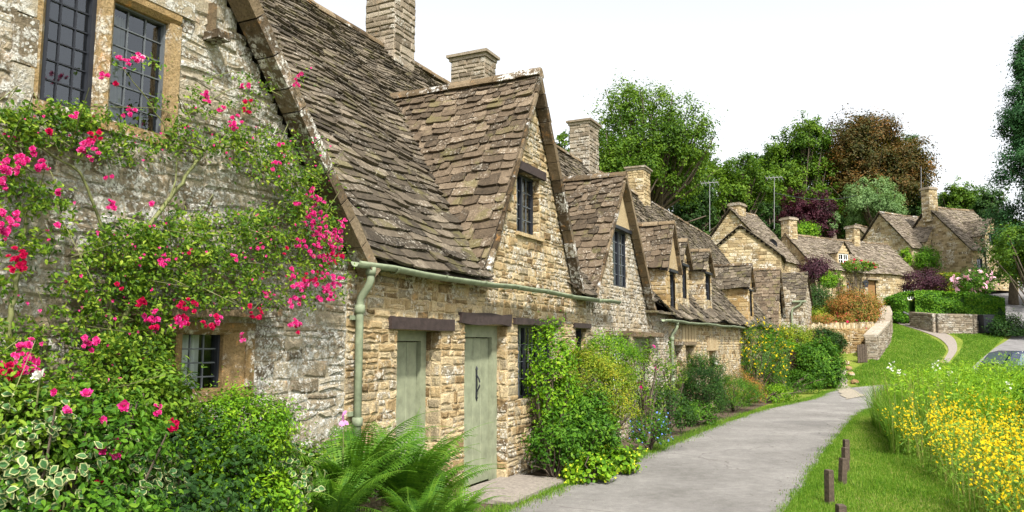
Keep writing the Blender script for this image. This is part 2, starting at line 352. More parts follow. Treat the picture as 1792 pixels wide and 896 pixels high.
# ---------------------------------------------------------------- stone walls: real stones set in mortar
def intervals(poly, holes, z):
    xs = []
    for i in range(len(poly)):
        (a, b), (c, d) = poly[i], poly[(i+1) % len(poly)]
        if (b <= z) != (d <= z): xs.append(a + (z-b)/(d-b)*(c-a))
    xs.sort(); iv = [(xs[i], xs[i+1]) for i in range(0, len(xs)-1, 2)]
    for h in holes:
        if h[2] < z < h[3]:
            nv = []
            for a, b in iv:
                if h[1] <= a or h[0] >= b: nv.append((a, b)); continue
                if h[0] > a: nv.append((a, h[0]))
                if h[1] < b: nv.append((h[1], b))
            iv = nv
    return iv
def stones(mb, P, nrm, poly, holes=(), rh=(.07, .16), sl=(.12, .4), gap=.008, proud=.02, back=True, quoin=0., jit=.006, bevel=.014, mort=.5):
    """P(a,z)->xyz ; nrm outward unit vector; rows of irregular stones fill the polygon minus holes"""
    nrm = np.asarray(nrm, float)
    zs = [min(p[1] for p in poly), max(p[1] for p in poly)]
    br = sorted(set([round(z, 3) for z in zs] + [round(z, 3) for h in holes for z in h[2:4] if zs[0] < z < zs[1]]))
    rows = []
    for b0, b1 in zip(br[:-1], br[1:]):
        z = b0
        while z < b1 - 1e-4:
            h = rng.uniform(*rh)
            if b1 - z - h < rh[0]*.7: h = b1 - z
            rows.append((z, z+h)); z += h
    VV, FF, AA = [], [], []; n0 = 0
    for z0, z1 in rows:
        zm = (z0+z1)/2
        for a0, a1 in intervals(poly, holes, zm):
            if a1 - a0 < .01: continue
            if back:
                mb.add([P(a0, z0), P(a1, z0), P(a1, z1), P(a0, z1)], [(0, 1, 2, 3)], (mort, rng.random(), rng.random()))
            a = a0
            while a < a1 - 1e-4:
                L = rng.uniform(*sl) * (1.25 if rng.random() < .2 else 1)
                if quoin and (a == a0 or a1-a-L < .1): L = quoin*rng.uniform(.6, 1.3)
                if a1 - a - L < sl[0]*.6: L = a1 - a
                g = gap; x0, x1 = a+g*.5, a+L-g*.5; y0, y1 = z0+g*.5, z1-g*.5
                a += L
                # sometimes split a tall course into two thin stones
                parts_ = [(y0, y1)]
                if (y1-y0) > rh[0]*1.7 and rng.random() < .3:
                    ym = (y0+y1)/2 + rng.uniform(-.01, .01); parts_ = [(y0, ym-g*.4), (ym+g*.4, y1)]
                for q0, q1 in parts_:
                    if x1-x0 < .02 or q1-q0 < .015: continue
                    bv = min(bevel*rng.uniform(.6, 1.4), (x1-x0)*.3, (q1-q0)*.3)
                    pr = proud*rng.uniform(.35, 1.35); j = lambda: rng.uniform(-jit, jit)
                    o = [(x0+j(), q0+j()), ((x0+x1)/2, q0+j()), (x1+j(), q0+j()), (x1+j(), q1+j()), ((x0+x1)/2, q1+j()), (x0+j(), q1+j())]
                    cx, cy = (x0+x1)/2, (q0+q1)/2
                    inn = [(x+(bv if x < cx-.001 else -bv if x > cx+.001 else 0), y+(bv if y < cy else -bv)) for x, y in o]
                    md = [((x*.45+u*.55), (y*.45+v*.55)) for (x, y), (u, v) in zip(o, inn)]
                    tilt = rng.uniform(-.006, .006)
                    V = [P(x, y)+nrm*.0 for x, y in o] + [P(x, y)+nrm*pr*.72 for x, y in md] + [P(x, y)+nrm*(pr+tilt*(1 if x > cx else -1)) for x, y in inn]
                    V.append(P(cx, cy)+nrm*pr*1.12)
                    VV.extend(V)
                    FF += [(n0+r*6+i, n0+r*6+(i+1) % 6, n0+(r+1)*6+(i+1) % 6, n0+(r+1)*6+i) for r in (0, 1) for i in range(6)]
                    FF += [(n0+12+i, n0+12+(i+1) % 6, n0+18) for i in range(6)]
                    r3 = rng.random(3); AA += [r3]*18; n0 += 19
    if VV:
        FF4 = [f for f in FF if len(f) == 4]; A4 = [a for f, a in zip(FF, AA) if len(f) == 4]
        FF3 = [f for f in FF if len(f) == 3]; A3 = [a for f, a in zip(FF, AA) if len(f) == 3]
        base = mb.n; mb.v.append(np.array(VV)); mb.n += len(VV)
        mb.g.append((np.array(FF4)+base, np.array(A4), 0)); mb.g.append((np.array(FF3)+base, np.array(A3), 0))
T3 = np.array([TT[0], TT[1], 0]); U3 = np.array([UU[0], UU[1], 0]); Z3 = np.array([0, 0, 1.])
def wallmb(poly, holes, depth=.16, t=0., **k):
    """a piece of the row's front wall with stone-lined openings"""
    mb = MB(); stones(mb, lambda a, z: W(a, t, z), T3, poly, holes, **k)
    kk = dict(k); kk['quoin'] = 0; kk['sl'] = (.1, .2); kk['rh'] = (.09, .2)
    for s0, s1, z0, z1 in holes:
        stones(mb, lambda a, z: W(s0, t-a, z), U3, [(0, z0), (depth+.1, z0), (depth+.1, z1), (0, z1)], **kk)
        stones(mb, lambda a, z: W(s1, t-a, z), -U3, [(0, z0), (depth+.1, z0), (depth+.1, z1), (0, z1)], **kk)
        mb.poly([W(s0, t, z0), W(s1, t, z0), W(s1, t-depth-.1, z0), W(s0, t-depth-.1, z0)]); mb.poly([W(s0, t, z1), W(s1, t, z1), W(s1, t-depth-.1, z1), W(s0, t-depth-.1, z1)])
    return mb

# ---------------------------------------------------------------- roofs: every slate is a slab
def slates(mb, P, nrm, Q, iv, exp0=.2, exp1=.11, wr=(.16, .34), th=(.016, .034), keep=None, lift=.0, am=(0., 1.), q0=0.):
    """P(a,q)->xyz, q measured up the slope from the eaves; iv(q)->(a0,a1)"""
    n_ = np.asarray(nrm, float); q = q0; V_, F_, A_ = [], [], []; n0 = 0
    while q < Q - .02:
        e = exp0 + (exp1-exp0)*q/Q; e *= rng.uniform(.93, 1.07); L = e*1.75
        a0, a1 = iv(q+e*.3)
        a = a0 - rng.uniform(0, wr[0])*.3
        wob = rng.uniform(-.006, .006)
        while a < a1:
            w_ = rng.uniform(*wr)*(1 - .35*q/Q)
            if a + w_ > a1 - .04: w_ = a1 - a + rng.uniform(-.005, .02)
            x0, x1 = a + .003, a + w_ - .003; a += w_
            if x1 - x0 < .04: continue
            xm = (x0+x1)/2
            if keep is not None and not keep(xm, q+e*.5): continue
            t_ = rng.uniform(*th); b = [rng.uniform(-.009, .009)*e/.15 for _ in range(4)]; up = t_*2.0 + rng.uniform(0, .008) + lift
            xs = [x0+rng.uniform(0, .012), x0+(x1-x0)*.33, x0+(x1-x0)*.67, x1-rng.uniform(0, .012)]
            sk = rng.uniform(-.006, .006)
            bot = [P(x, q+bb+wob + (.012 if i in (0, 3) else 0)) + n_*(up + sk*(i-1.5)) for i, (x, bb) in enumerate(zip(xs, b))]
            top = [P(x1, min(q+L, Q)) + n_*t_*.9, P(x0, min(q+L, Q)) + n_*t_*.9]
            lo = [p - n_*t_*1.15 for p in bot]
            V_ += bot + top + lo; r = rng.random(3); r[0] = am[0] + (am[1]-am[0])*r[0]
            F_ += [[(n0, n0+1, n0+2, n0+3, n0+4, n0+5)], [(n0+6+i, n0+7+i, n0+1+i, n0+i) for i in range(3)] + [(n0+9, n0+9, n0+4, n0+3)] + [(n0+6, n0, n0+5, n0+5)]]
            A_.append(r); n0 += 10
        q += e
    if not n0: return
    base = mb.n; mb.v.append(np.array(V_)); mb.n += n0; A_ = np.array(A_)
    mb.g.append((np.array([f for x in F_[0::2] for f in x]) + base, A_, 0))
    mb.g.append((np.array([f for x in F_[1::2] for f in x[:3]]) + base, np.repeat(A_, 3, 0), 0))
    tr = [(f[0], f[2], f[3]) if f[0] == f[1] else (f[0], f[1], f[2]) for x in F_[1::2] for f in x[3:]]
    mb.g.append((np.array(tr) + base, np.repeat(A_, 2, 0), 0))

ZE, BR, ZR = 2.70, -3.6, 7.1
TANM = (ZR-ZE)/-BR
def zmain(t, s=0):
    if t > 0: return ZE - .95*t
    return ZE - TANM*t - .10*math.sin(math.pi*min(1, t/BR))
def und(s, t):
    return -.22*min(1, max(0, (s-7.3)/1.4))*(1 + min(0, t)/3.6) + und0(s, t)
def und0(s, t): return .035*math.sin(s*.9+1) + .03*math.sin(s*1.9+t*1.3) + .02*math.sin(s*3.7-t*2.1)
TE = .2
_tt = np.linspace(TE, BR, 80); _zz = np.array([zmain(t) for t in _tt]); _q = np.concatenate([[0], np.cumsum(np.hypot(np.diff(_tt), np.diff(_zz)))])
QM = _q[-1]
def Pmain(a, q):
    t = float(np.interp(q, _q, _tt)); return W(a, t, float(np.interp(q, _q, _zz)) + und(a, t))
nm = np.cross(U3, W(0, BR, ZR) - W(0, 0, ZE)); nm /= np.linalg.norm(nm); nm = nm if nm[2] > 0 else -nm

DORM = []   # (apex s, apex z, half width, foot z, front t, overhang)
def dz_at(s, t):
    z = -9
    for (sa, za, hw, zf, tf) in DORM:
        if t <= tf + (.3 if hw > 1 else -.05) and abs(s-sa) < hw: z = max(z, za - (za-zf)*abs(s-sa)/hw)
    return z
def main_slates(mb, s0, s1, am=(0, 1), q0=0., exp=(.135, .07)):
    def keep(a, q):
        t = float(np.interp(q, _q, _tt)); return dz_at(a, t) < zmain(t) + .12
    slates(mb, Pmain, nm, QM, lambda q: (s0, s1), exp[0], exp[1], (.2, .46), keep=keep, am=am, q0=q0)
def underlay(mb, s0, s1):                                   # boarding below the slates, with the back slope
    n = 14; ss = np.linspace(s0, s1, max(3, int((s1-s0)/.5)+1))
    for a, b in zip(ss[:-1], ss[1:]):
        for k in range(n):
            q0, q1 = QM*k/n, QM*(k+1)/n; t0 = float(np.interp(q0, _q, _tt)); t1 = float(np.interp(q1, _q, _tt))
            if dz_at((a+b)/2, (t0+t1)/2) > zmain((t0+t1)/2) + .05: continue
            mb.add([Pmain(a, q0)-nm*.03, Pmain(b, q0)-nm*.03, Pmain(b, q1)-nm*.03, Pmain(a, q1)-nm*.03], [(0, 1, 2, 3)], (.1, .1, .1), 1)
        mb.add([W(a, BR, ZR-.02), W(b, BR, ZR-.02), W(b, BR*2, ZE), W(a, BR*2, ZE)], [(0, 1, 2, 3)], (.4, .4, .4), 0)
def gable_roof(mb, sa, za, hw, zf, tf, am=(0, 1), exp=(.14, .09), over=.14, right=True, wr=(.16, .4), sag=.05):
    """two slopes of slates running back from the gable to the main roof"""
    L = math.hypot(hw, za-zf)
    for sg in (-1, 1):
        if sg > 0 and not right: continue
        du = np.array([hw*sg/L, -(za-zf)/L])                # down-slope direction in (s,z)
        nn = U3*sg*(za-zf)/L + Z3*hw/L
        def P(a, q, sg=sg):
            r = L - q; bell = .06*max(0, (r/L-.6)/.4)**2*sg
            return W(sa + du[0]*r + bell, a, za + du[1]*r + .015*math.sin(a*3+r*2) - sag*math.sin(math.pi*min(1, max(0, (tf-a)/2.6)))*.6)
        def iv(q):
            z = za + du[1]*(L-q); tb = (ZE - z)/TANM - .3 if z > ZE else -.1
            return (tb, tf+over)
        slates(mb, P, nn, L+.0, iv, exp[0], exp[1], wr, am=am)
        pb = (ZE-za)/TANM-.25
        mb.add([W(sa, tf+over-.02, za-.03), W(sa+du[0]*L, tf+over-.02, zf-.03), W(sa+du[0]*L, -.1, zf-.03), W(sa, pb, za-.03)], [(0, 1, 2, 3)], (.1,.1,.1), 1)
def ridge_stones(mb, p, q, r=.11, L=.42):
    p, q = np.asarray(p, float), np.asarray(q, float); d = q-p; D = np.linalg.norm(d); d /= D; x = np.cross(d, Z3); x /= np.linalg.norm(x)
    k = max(1, int(D/L)); 
    for i in range(k):
        a = p + d*(D*i/k+.01); b = p + d*(D*(i+1)/k-.01); c = (a+b)/2 + Z3*rng.uniform(-.01, .015); h = d*np.linalg.norm(b-a)/2
        w_ = r*rng.uniform(.95, 1.15)
        pr = [c - h - x*w_ - Z3*w_*.75, c - h - x*w_*.9 - Z3*w_*.35, c-h - x*w_*.3 + Z3*w_*.35, c-h + x*w_*.3 + Z3*w_*.35, c-h + x*w_*.9 - Z3*w_*.35, c-h + x*w_ - Z3*w_*.75]
        mb.prism(pr, h*2)
def verge_strip(name, parent, sa, za, hw, zf, tf, side, wdt=.1, thick=.1, over=.14, mat='verge'):
    """stones bedded along the raking edge of a gable"""
    mb = MB(); L = math.hypot(hw, za-zf); d = U3*hw*side/L - Z3*(za-zf)/L; nn = U3*side*(za-zf)/L + Z3*hw/L
    r = 0
    while r < L - .12:
        l = rng.uniform(.18, .34); c = W(sa, tf+over-.03, za) + d*(r+l/2) - nn*(.02+thick/2)
        mb.box(c + nn*rng.uniform(-.008, .008), d*(l/2-.006), nn*thick/2, T3*(over+wdt*.3)*rng.uniform(.42, .47), None)
        r += l
    return obj(name, mb, M[mat], parent)

# ---------------------------------------------------------------- windows, doors, pipes
def window(parent, s0, s1, z0, z1, t=-.13, nx=2, ny=4, lights=1, frame='black', fw=.035, curtain=None, bar=.009, P=None, nrm=None, name='window', recess=.5, cbar='lead'):
    P = P or (lambda a, b, c: W(a, b, c)); n_ = T3 if nrm is None else np.asarray(nrm, float)
    mb = MB(); wl = (s1-s0)/lights
    def bx(m, a0, a1, c0, c1, d0, d1): 
        m.add([P(a0,d0,c0), P(a1,d0,c0), P(a1,d1,c0), P(a0,d1,c0), P(a0,d0,c1), P(a1,d0,c1), P(a1,d1,c1), P(a0,d1,c1)], [(0,3,2,1), (4,5,6,7), (0,1,5,4), (2,3,7,6), (1,2,6,5), (0,4,7,3)])
    bx(mb, s0, s0+fw, z0, z1, t-.03, t+.03); bx(mb, s1-fw, s1, z0, z1, t-.03, t+.03); bx(mb, s0+fw, s1-fw, z0, z0+fw, t-.03, t+.03); bx(mb, s0+fw, s1-fw, z1-fw, z1, t-.03, t+.03)
    for k in range(1, lights): bx(mb, s0+wl*k-fw*.6, s0+wl*k+fw*.6, z0+fw, z1-fw, t-.03, t+.028)
    fr = obj(name, mb, M[frame], parent)
    g = MB(); g.poly([P(s0+fw, t-.004, z0+fw), P(s1-fw, t-.004, z0+fw), P(s1-fw, t-.004, z1-fw), P(s0+fw, t-.004, z1-fw)]); obj('pane', g, M['glass_old' if curtain and z1 < 2.5 else 'glass'], fr)
    l = MB()
    for k in range(lights):
        a, b = s0+wl*k+fw*.6, s0+wl*(k+1)-fw*.6
        for i in range(1, nx): x = a+(b-a)*i/nx; bx(l, x-bar/2, x+bar/2, z0+fw, z1-fw, t-.008, t+.006)
        for i in range(1, ny): z = z0+fw+(z1-z0-2*fw)*i/ny; bx(l, a, b, z-bar/2, z+bar/2, t-.009, t+.007)
    obj('glazing_bars', l, M[frame] if cbar == 'frame' else M[cbar], fr)
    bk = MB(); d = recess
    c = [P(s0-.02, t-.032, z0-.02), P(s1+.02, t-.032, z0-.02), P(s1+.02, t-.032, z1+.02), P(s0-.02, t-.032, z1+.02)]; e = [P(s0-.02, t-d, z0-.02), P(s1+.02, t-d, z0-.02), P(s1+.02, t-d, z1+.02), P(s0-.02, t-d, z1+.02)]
    bk.add(c+e, [(0,1,5,4), (1,2,6,5), (2,3,7,6), (3,0,4,7), (4,5,6,7)]); obj('dark_room_box', bk, M['dark'], fr)  # near-black box behind the pane: the unlit room's shade put into its colour
    if curtain:
        cm = MB(); a, b = curtain
        for k in range(24):
            x0 = a+(b-a)*k/24; x1 = a+(b-a)*(k+1)/24; y0 = .02*math.sin(k*1.7); y1 = .02*math.sin((k+1)*1.7)
            cm.poly([P(x0, t-.12+y0, z0+.01), P(x1, t-.12+y1, z0+.01), P(x1, t-.12+y1, z1-.02), P(x0, t-.12+y0, z1-.02)])
        obj('curtain', cm, M['curtain'], fr, True)
    return fr
def wbox(name, parent, s0, s1, t0, t1, z0, z1, mat, jit=.0, skew=0.):
    mb = MB(); n = max(1, int((s1-s0)/.25)); V = []
    for i in range(n+1):
        s = s0+(s1-s0)*i/n; j = lambda: rng.uniform(-jit, jit)
        V += [W(s, t0, z0+j()+skew*i/n), W(s, t1, z0+j()+skew*i/n), W(s, t1+j(), z1+j()+skew*i/n), W(s, t0, z1+j()+skew*i/n)]
    F = [(0, 1, 2, 3), tuple(4*n+q for q in (3, 2, 1, 0))] + [(4*i+k, 4*(i+1)+k, 4*(i+1)+(k+1) % 4, 4*i+(k+1) % 4) for i in range(n) for k in range(4)]
    mb.add(V, F); return obj(name, mb, mat, parent)
def gutter(parent, s0, s1, t, z, r=.055, dz=0.):
    mb = MB(); n = max(2, int((s1-s0)/.5)); th = np.linspace(math.pi, 2*math.pi, 9); rings = []
    for i in range(n+1):
        s = s0+(s1-s0)*i/n; zz = z + dz*i/n + .012*math.sin(s*1.7) + .006*math.sin(s*5)
        rings.append([W(s, t+r*math.cos(a), zz+r*math.sin(a)) for a in th] + [W(s, t+r*.82*math.cos(a), zz+r*.82*math.sin(a)) for a in th[::-1]])
    k = 18; mb.add(np.array(rings).reshape(-1, 3), [(i*k+j, (i+1)*k+j, (i+1)*k+(j+1) % k, i*k+(j+1) % k) for i in range(n) for j in range(k)] + [tuple(range(k)), tuple(n*k+j for j in range(k))[::-1]])
    g = obj('gutter', mb, M['sage_pipe'], parent, True)
    b = MB(); 
    for i in range(1, int((s1-s0)/.9)+1):
        s = s0 + i*.9-.3; zz = z + dz*(s-s0)/(s1-s0)
        if s > s1: break
        rr = r*1.14; b.add([W(s+e, t+rr*math.cos(a), zz+rr*math.sin(a)) for e in (-.018, .018) for a in th], [(j, j+1, 10+j, 9+j) for j in range(8)])
        b.bar(W(s, .0, zz-.03), W(s, t-.04, zz-.02), .015, .02)
    obj('gutter_bracket', b, M['sage_pipe'], g); return g
def downpipe(parent, s, zt, zb=0., t0=.19, t1=.075, r=.036):
    mb = MB(); z = zt
    pts = [W(s, t0, z), W(s, t0, z-.1), W(s, t0*.7+t1*.3, z-.17), W(s, t1+.01, z-.25), W(s, t1, z-.33), W(s, t1, zb)]
    mb.tube(pts, r, 14); 
    for zz in (z-.36, (z-.36)*.5+zb*.5): mb.tube([W(s, t1, zz-.04), W(s, t1, zz-.035), W(s, t1, zz+.035), W(s, t1, zz+.04)], [r, r*1.35, r*1.35, r], 14)
    mb.tube([W(s, t0, z+.02), W(s, t0, z-.05)], r*1.3, 14)
    o = obj('downpipe', mb, M['sage_pipe'], parent, True); b = MB()
    for zz in (z-.44, z*.5-.1): b.bar(W(s-.07, .03, zz), W(s+.07, .03, zz), .03, .04)
    obj('pipe_clip', b, M['sage_pipe'], o); return o
def plank_door(parent, s0, s1, z0, z1, t=-.1, fw=.075, handle=None, planks=5):
    f = MB()
    for a, b, c, d in ((s0, s0+fw, z0, z1), (s1-fw, s1, z0, z1), (s0+fw, s1-fw, z1-fw, z1)):
        f.add([W(x, y, q) for q in (c, d) for x, y in ((a, t-.02), (b, t-.02), (b, t+.05), (a, t+.05))], [(0,3,2,1), (4,5,6,7), (0,1,5,4), (2,3,7,6), (1,2,6,5), (0,4,7,3)])
    fr = obj('door_frame', f, M['sage'], parent)
    m = MB(); a, b = s0+fw+.004, s1-fw-.004; wd = (b-a)/planks
    for i in range(planks):
        x0, x1 = a+wd*i, a+wd*(i+1); g = .006
        m.prism([W(x0+.002, t-.03, z0+.02), W(x0+.002, t-.012, z0+.02), W(x0+g+.003, t+rng.uniform(-.002, .002), z0+.02), W(x1-g-.003, t+rng.uniform(-.002, .002), z0+.02), W(x1-.002, t-.012, z0+.02), W(x1-.002, t-.03, z0+.02)], Z3*(z1-fw-z0-.03))
    m.add([W(x, y, q) for q in (z0+.02, z0+.13) for x, y in ((a, t-.004), (b, t-.004), (b, t+.014), (a, t+.014))], [(0,3,2,1), (4,5,6,7), (0,1,5,4), (2,3,7,6), (1,2,6,5), (0,4,7,3)])
    d = obj('door', m, M['sage'], parent)
    if handle:
        hs_, hz = handle; h = MB(); zz = np.linspace(-.13, .13, 9)
        h.tube([W(hs_, t+.01+.045*math.cos(z/.13*math.pi/2), hz+z*.8) for z in zz], .009, 8); h.bar(W(hs_, t+.006, hz-.19), W(hs_, t+.006, hz+.19), .03, .012, up=T3)
        h.tube([W(hs_, t+.008, hz+.17), W(hs_, t+.008, hz+.215)], [.022, .003], 8); h.tube([W(hs_, t+.008, hz-.17), W(hs_, t+.008, hz-.215)], [.022, .003], 8)
        obj('handle', h, M['black'], d)
    return d
def chimney(parent, s0, s1, t0, t1, z0, z1, cap=.14, mat='chimney', rh=(.08, .16)):
    mb = MB(); t0, t1 = min(t0, t1), max(t0, t1)
    for P, n_, L in ((lambda a, z: W(s0+a, t1, z), T3, s1-s0), (lambda a, z: W(s1-a, t0, z), -T3, s1-s0), (lambda a, z: W(s0, t0+a, z), -U3, t1-t0), (lambda a, z: W(s1, t1-a, z), U3, t1-t0)):
        stones(mb, P, n_, [(0, z0), (L, z0), (L, z1), (0, z1)], rh=rh, sl=(.15, .35), jit=.008, proud=.025)
    o = obj('chimney', mb, M[mat], parent); c = MB(); ctr = W((s0+s1)/2, (t0+t1)/2, 0)
    hx, hy = (s1-s0)/2, (t1-t0)/2
    c.box(ctr+Z3*(z1+cap*.3), U3*(hx+.04), T3*(hy+.04), Z3*cap*.3); c.box(ctr+Z3*(z1+cap*.8), U3*(hx+.09), T3*(hy+.09), Z3*cap*.22); c.box(ctr+Z3*(z1+cap*1.1), U3*(hx*.8), T3*(hy*.8), Z3*cap*.1)
    obj('chimney_cap', c, M['chimney'], o); return o

# ================================================================ the row of cottages
DORM += [(-5.2, 5.6, 2.55, 2.55, 0), (1.35, 5.55, 1.6, 2.6, 0), (5.3, 4.88, 1.75, 2.5, 0), (27.9, 5.05, 1.7, 2.2, .1)]
DSM = [(8.62, 9.62, -.0, 2.42, 3.42, 4.5), (10.5, 11.25, -.12, 2.6, 3.75, 4.3), (13.15, 14.1, -.12, 2.7, 3.75, 4.35), (19.75, 20.85, -.0, 2.5, 3.68, 4.55)]
for a, b, tf, zb, ze, za in DSM: DORM.append(((a+b)/2, za, (b-a)/2+.1, ze, tf))
ROW = 'cottages joined in the stone row'
def rect(a, b, c, d): return [(a, c), (b, c), (b, d), (a, d)]
def rearwall(mb, s0, s1): mb.poly([W(s0, BR*2, 0), W(s1, BR*2, 0), W(s1, BR*2, ZE), W(s0, BR*2, ZE)])
def endwall(mb, s): mb.poly([W(s, 0, 0), W(s, BR*2, 0), W(s, BR*2, ZE), W(s, BR, ZR-.1), W(s, -.02, ZE-.3)])

# ---- nearest cottage with the climbing rose
cA = thing('stone_cottage', W(-5.5, -2, 0), 'nearest limestone cottage, its lichen-covered gable wall overgrown with pink roses', 'cottage', ROW)
UH = (-5.72, -4.68, 3.1, 4.07); LH = (-4.97, -3.86, 1.33, 1.9)
mb = wallmb([(-9.6, -.1), (-2.72, -.1), (-2.72, 2.5), (-5.2, 5.48), (-7.7, 2.5), (-9.6, 2.5)], [UH, LH], .12, rh=(.06, .17), sl=(.1, .42), gap=.016, proud=.012, jit=.02, bevel=.024, mort=.6)
rearwall(mb, -9.6, -2.72); endwall(mb, -9.6); obj('wall', mb, M['stone_near'], cA)
mb = MB(); gable_roof(mb, -5.2, 5.6, 2.55, 2.55, 0, over=.16, exp=(.16, .1)); obj('gable_roof', mb, [M['slate'], M['under']], cA)
mb = MB(); main_slates(mb, -9.7, -2.7); underlay(mb, -9.7, -2.7); ro = obj('roof', mb, [M['slate'], M['under']], cA)
mb = MB(); ridge_stones(mb, W(-9.6, BR, ZR+.04), W(-2.7, BR, ZR+.04)); obj('ridge', mb, M['verge'], ro)
verge_strip('verge', cA, -5.2, 5.6, 2.62, 2.52, 0, 1, .11, .11, .17, 'verge'); verge_strip('verge', cA, -5.2, 5.6, 2.62, 2.52, 0, -1, .12, .13, .17, 'stone_near')
def casing(parent, s0, s1, z0, z1, ml, t=0., w_=.085, d=.13, proud=.022, mat='dressed', mw=.1):
    """moulded stone surround: jambs, head, sill and mullion"""
    mb = MB()
    def jamb(a, b, c, e, horiz=False, wide=0):
        ch = .035
        if not horiz:
            mb.prism([W(a, t-d, c), W(a, t+proud-wide, c), W(a+ch*(a > s0+.01), t+proud, c), W(b-ch*(b < s1-.01), t+proud, c), W(b, t+proud-ch, c), W(b, t-d, c)], Z3*(e-c))
        else:
            mb.prism([W(a, t-d, c), W(a, t+proud-(ch if c > z0+.05 else 0), c), W(a, t+proud, c+(ch if c > z0+.05 else 0)), W(a, t+proud, e), W(a, t-d, e)], W(b, 0, 0)-W(a, 0, 0))
    jamb(s0, s0+w_, z0+w_, z1-w_); jamb(s1-w_, s1, z0+w_, z1-w_); jamb(s0, s1, z0, z0+w_*.8, True); jamb(s0, s1, z1-w_, z1, True); jamb(ml-mw/2, ml+mw/2, z0+w_*.8, z1-w_)
    mb.box((W(s0, t-d/2, z0+w_*.9)+W(s1, t-d/2, z0+w_*.9))/2, U3*(s1-s0)/2, T3*d*.4, Z3*w_*.1)
    return obj('window_surround', mb, M[mat], parent)
casing(cA, UH[0], UH[1], UH[2], UH[3], -5.245, w_=.085, mw=.12)
# outer dressed blocks either side of the upper window
mb = MB()
for z in np.arange(3.05, 4.1, .3):
    mb.box(W(-5.76, .0, z+.15), U3*(.05+.03*rng.random()), T3*.024, Z3*.145)
mb.box(W(-5.2, .0, 4.13), U3*.62, T3*.028, Z3*.06)
obj('quoin_blocks', mb, M['stone_near'], cA)
window(cA, -5.635, -5.305, 3.175, 3.985, -.05, 3, 6, frame='black', fw=.03, bar=.009, cbar='frame'); window(cA, -5.185, -4.765, 3.175, 3.985, -.07, 3, 6, frame='lead', fw=.012, bar=.008, curtain=(-5.1, -4.98))
casing(cA, LH[0], LH[1], LH[2], LH[3], -4.56, w_=.09, mw=.085)
window(cA, -4.88, -4.6, 1.38, 1.83, -.09, 3, 4, frame='black', fw=.022, bar=.01, curtain=(-4.88, -4.62)); window(cA, -4.52, -4.13, 1.38, 1.83, -.09, 3, 4, frame='black', fw=.022, bar=.01, curtain=(-4.52, -4.2))
mb = MB(); mb.prism([W(-4.14, -.12, 1.37), W(-4.13, -.03, 1.37), W(-4.08, .0, 1.37), W(-3.98, .012, 1.37), W(-3.94, .012, 1.37), W(-3.94, -.12, 1.37)], Z3*.47); obj('window_surround', mb, M['dressed'], cA)
wbox('hood_stone', cA, -5.05, -3.72, -.02, .16, 1.93, 1.985, M['verge'], .012, .02)
mb = MB(); mb.box(W(-4.42, .06, 4.0), U3*.06, T3*.1, Z3*.03); mb.box(W(-4.43, .03, 4.14), U3*.02, T3*.03, Z3*.12); obj('corbel', mb, M['verge'], cA)

# ---- cottage with the two sage doors
cB = thing('stone_cottage', W(.4, -2, 0), 'honey stone cottage with two sage green plank doors and a tall steep gable dormer', 'cottage', ROW)
hB = [(-1.9, -1.05, 0, 1.88), (-.53, .6, 0, 1.97), (.9, 2.2, 1.0, 1.99), (3.0, 3.5, 1.2, 1.98), (.87, 1.64, 3.24, 4.1)]
mb = wallmb([(-2.72, -.1), (3.5, -.1), (3.5, 2.6), (2.95, 2.6), (1.35, 5.44), (-.25, 2.6), (-2.72, 2.6)], hB, .2, rh=(.045, .125), sl=(.07, .28), gap=.012, proud=.014, jit=.011, bevel=.016, mort=.62)
rearwall(mb, -2.72, 3.5); obj('wall', mb, M['stone'], cB)
mb = MB(); gable_roof(mb, 1.35, 5.55, 1.6, 2.6, 0, am=(.1, 1), exp=(.16, .1)); dr = obj('dormer_roof', mb, [M['slate_warm'], M['under']], cB)
mb = MB(); ridge_stones(mb, W(1.35, -2.45, 5.6), W(1.35, .17, 5.6), .1, .34); obj('ridge', mb, M['verge'], dr)
mb = MB(); main_slates(mb, -2.7, 3.5); underlay(mb, -2.7, 3.5); ro = obj('roof', mb, [M['slate'], M['under']], cB)
mb = MB(); ridge_stones(mb, W(-2.7, BR, ZR+.04), W(3.5, BR, ZR+.04)); obj('ridge', mb, M['verge'], ro)
verge_strip('verge', cB, 1.35, 5.55, 1.66, 2.5, 0, 1, .08, .09); verge_strip('verge', cB, 1.35, 5.55, 1.6, 2.6, 0, -1, .02, .05, .13)
for a, b, c, d, j in ((-2.06, -.83, 1.885, 2.01, .004), (-.68, .63, 1.97, 2.11, .014), (.75, 2.36, 1.995, 2.08, .004), (2.9, 3.62, 1.985, 2.06, .003)): wbox('lintel', cB, a, b, -.16, .045, c, d, M['lintel'], j)
wbox('lintel', cB, .72, 1.78, -.14, .05, 4.1, 4.22, M['lintel'], .002)
# first door: a frame with a door standing slightly inside, second door with iron handle
plank_door(cB, -1.9, -1.05, 0, 1.88, -.24, .11, None, 3)
plank_door(cB, -.53, .6, .03, 1.97, -.2, .15, (.12, 1.25), 4)
window(cB, .9, 2.2, 1.0, 1.99, -.12, 3, 4, 3, curtain=(1.3, 1.6)); window(cB, 3.0, 3.5, 1.2, 1.98, -.12, 2, 4)
window(cB, .87, 1.64, 3.24, 4.1, -.13, 2, 4, 2, fw=.035, bar=.012, curtain=(1.28, 1.6))
wbox('window_sill', cB, .82, 1.7, -.15, .05, 3.19, 3.24, M['stone'], .004)
gutter(cB, -2.85, 3.49, .19, 2.47); gutter(cB, 3.49, 4.62, .19, 2.47); downpipe(cB, -2.62, 2.42, .02)
wbox('doorstep', cB, -.75, .85, -.1, .72, .012, .055, M['pathm'], .004)
chimney(cB, 2.67, 3.32, -3.93, -3.3, 6.1, 8.6)

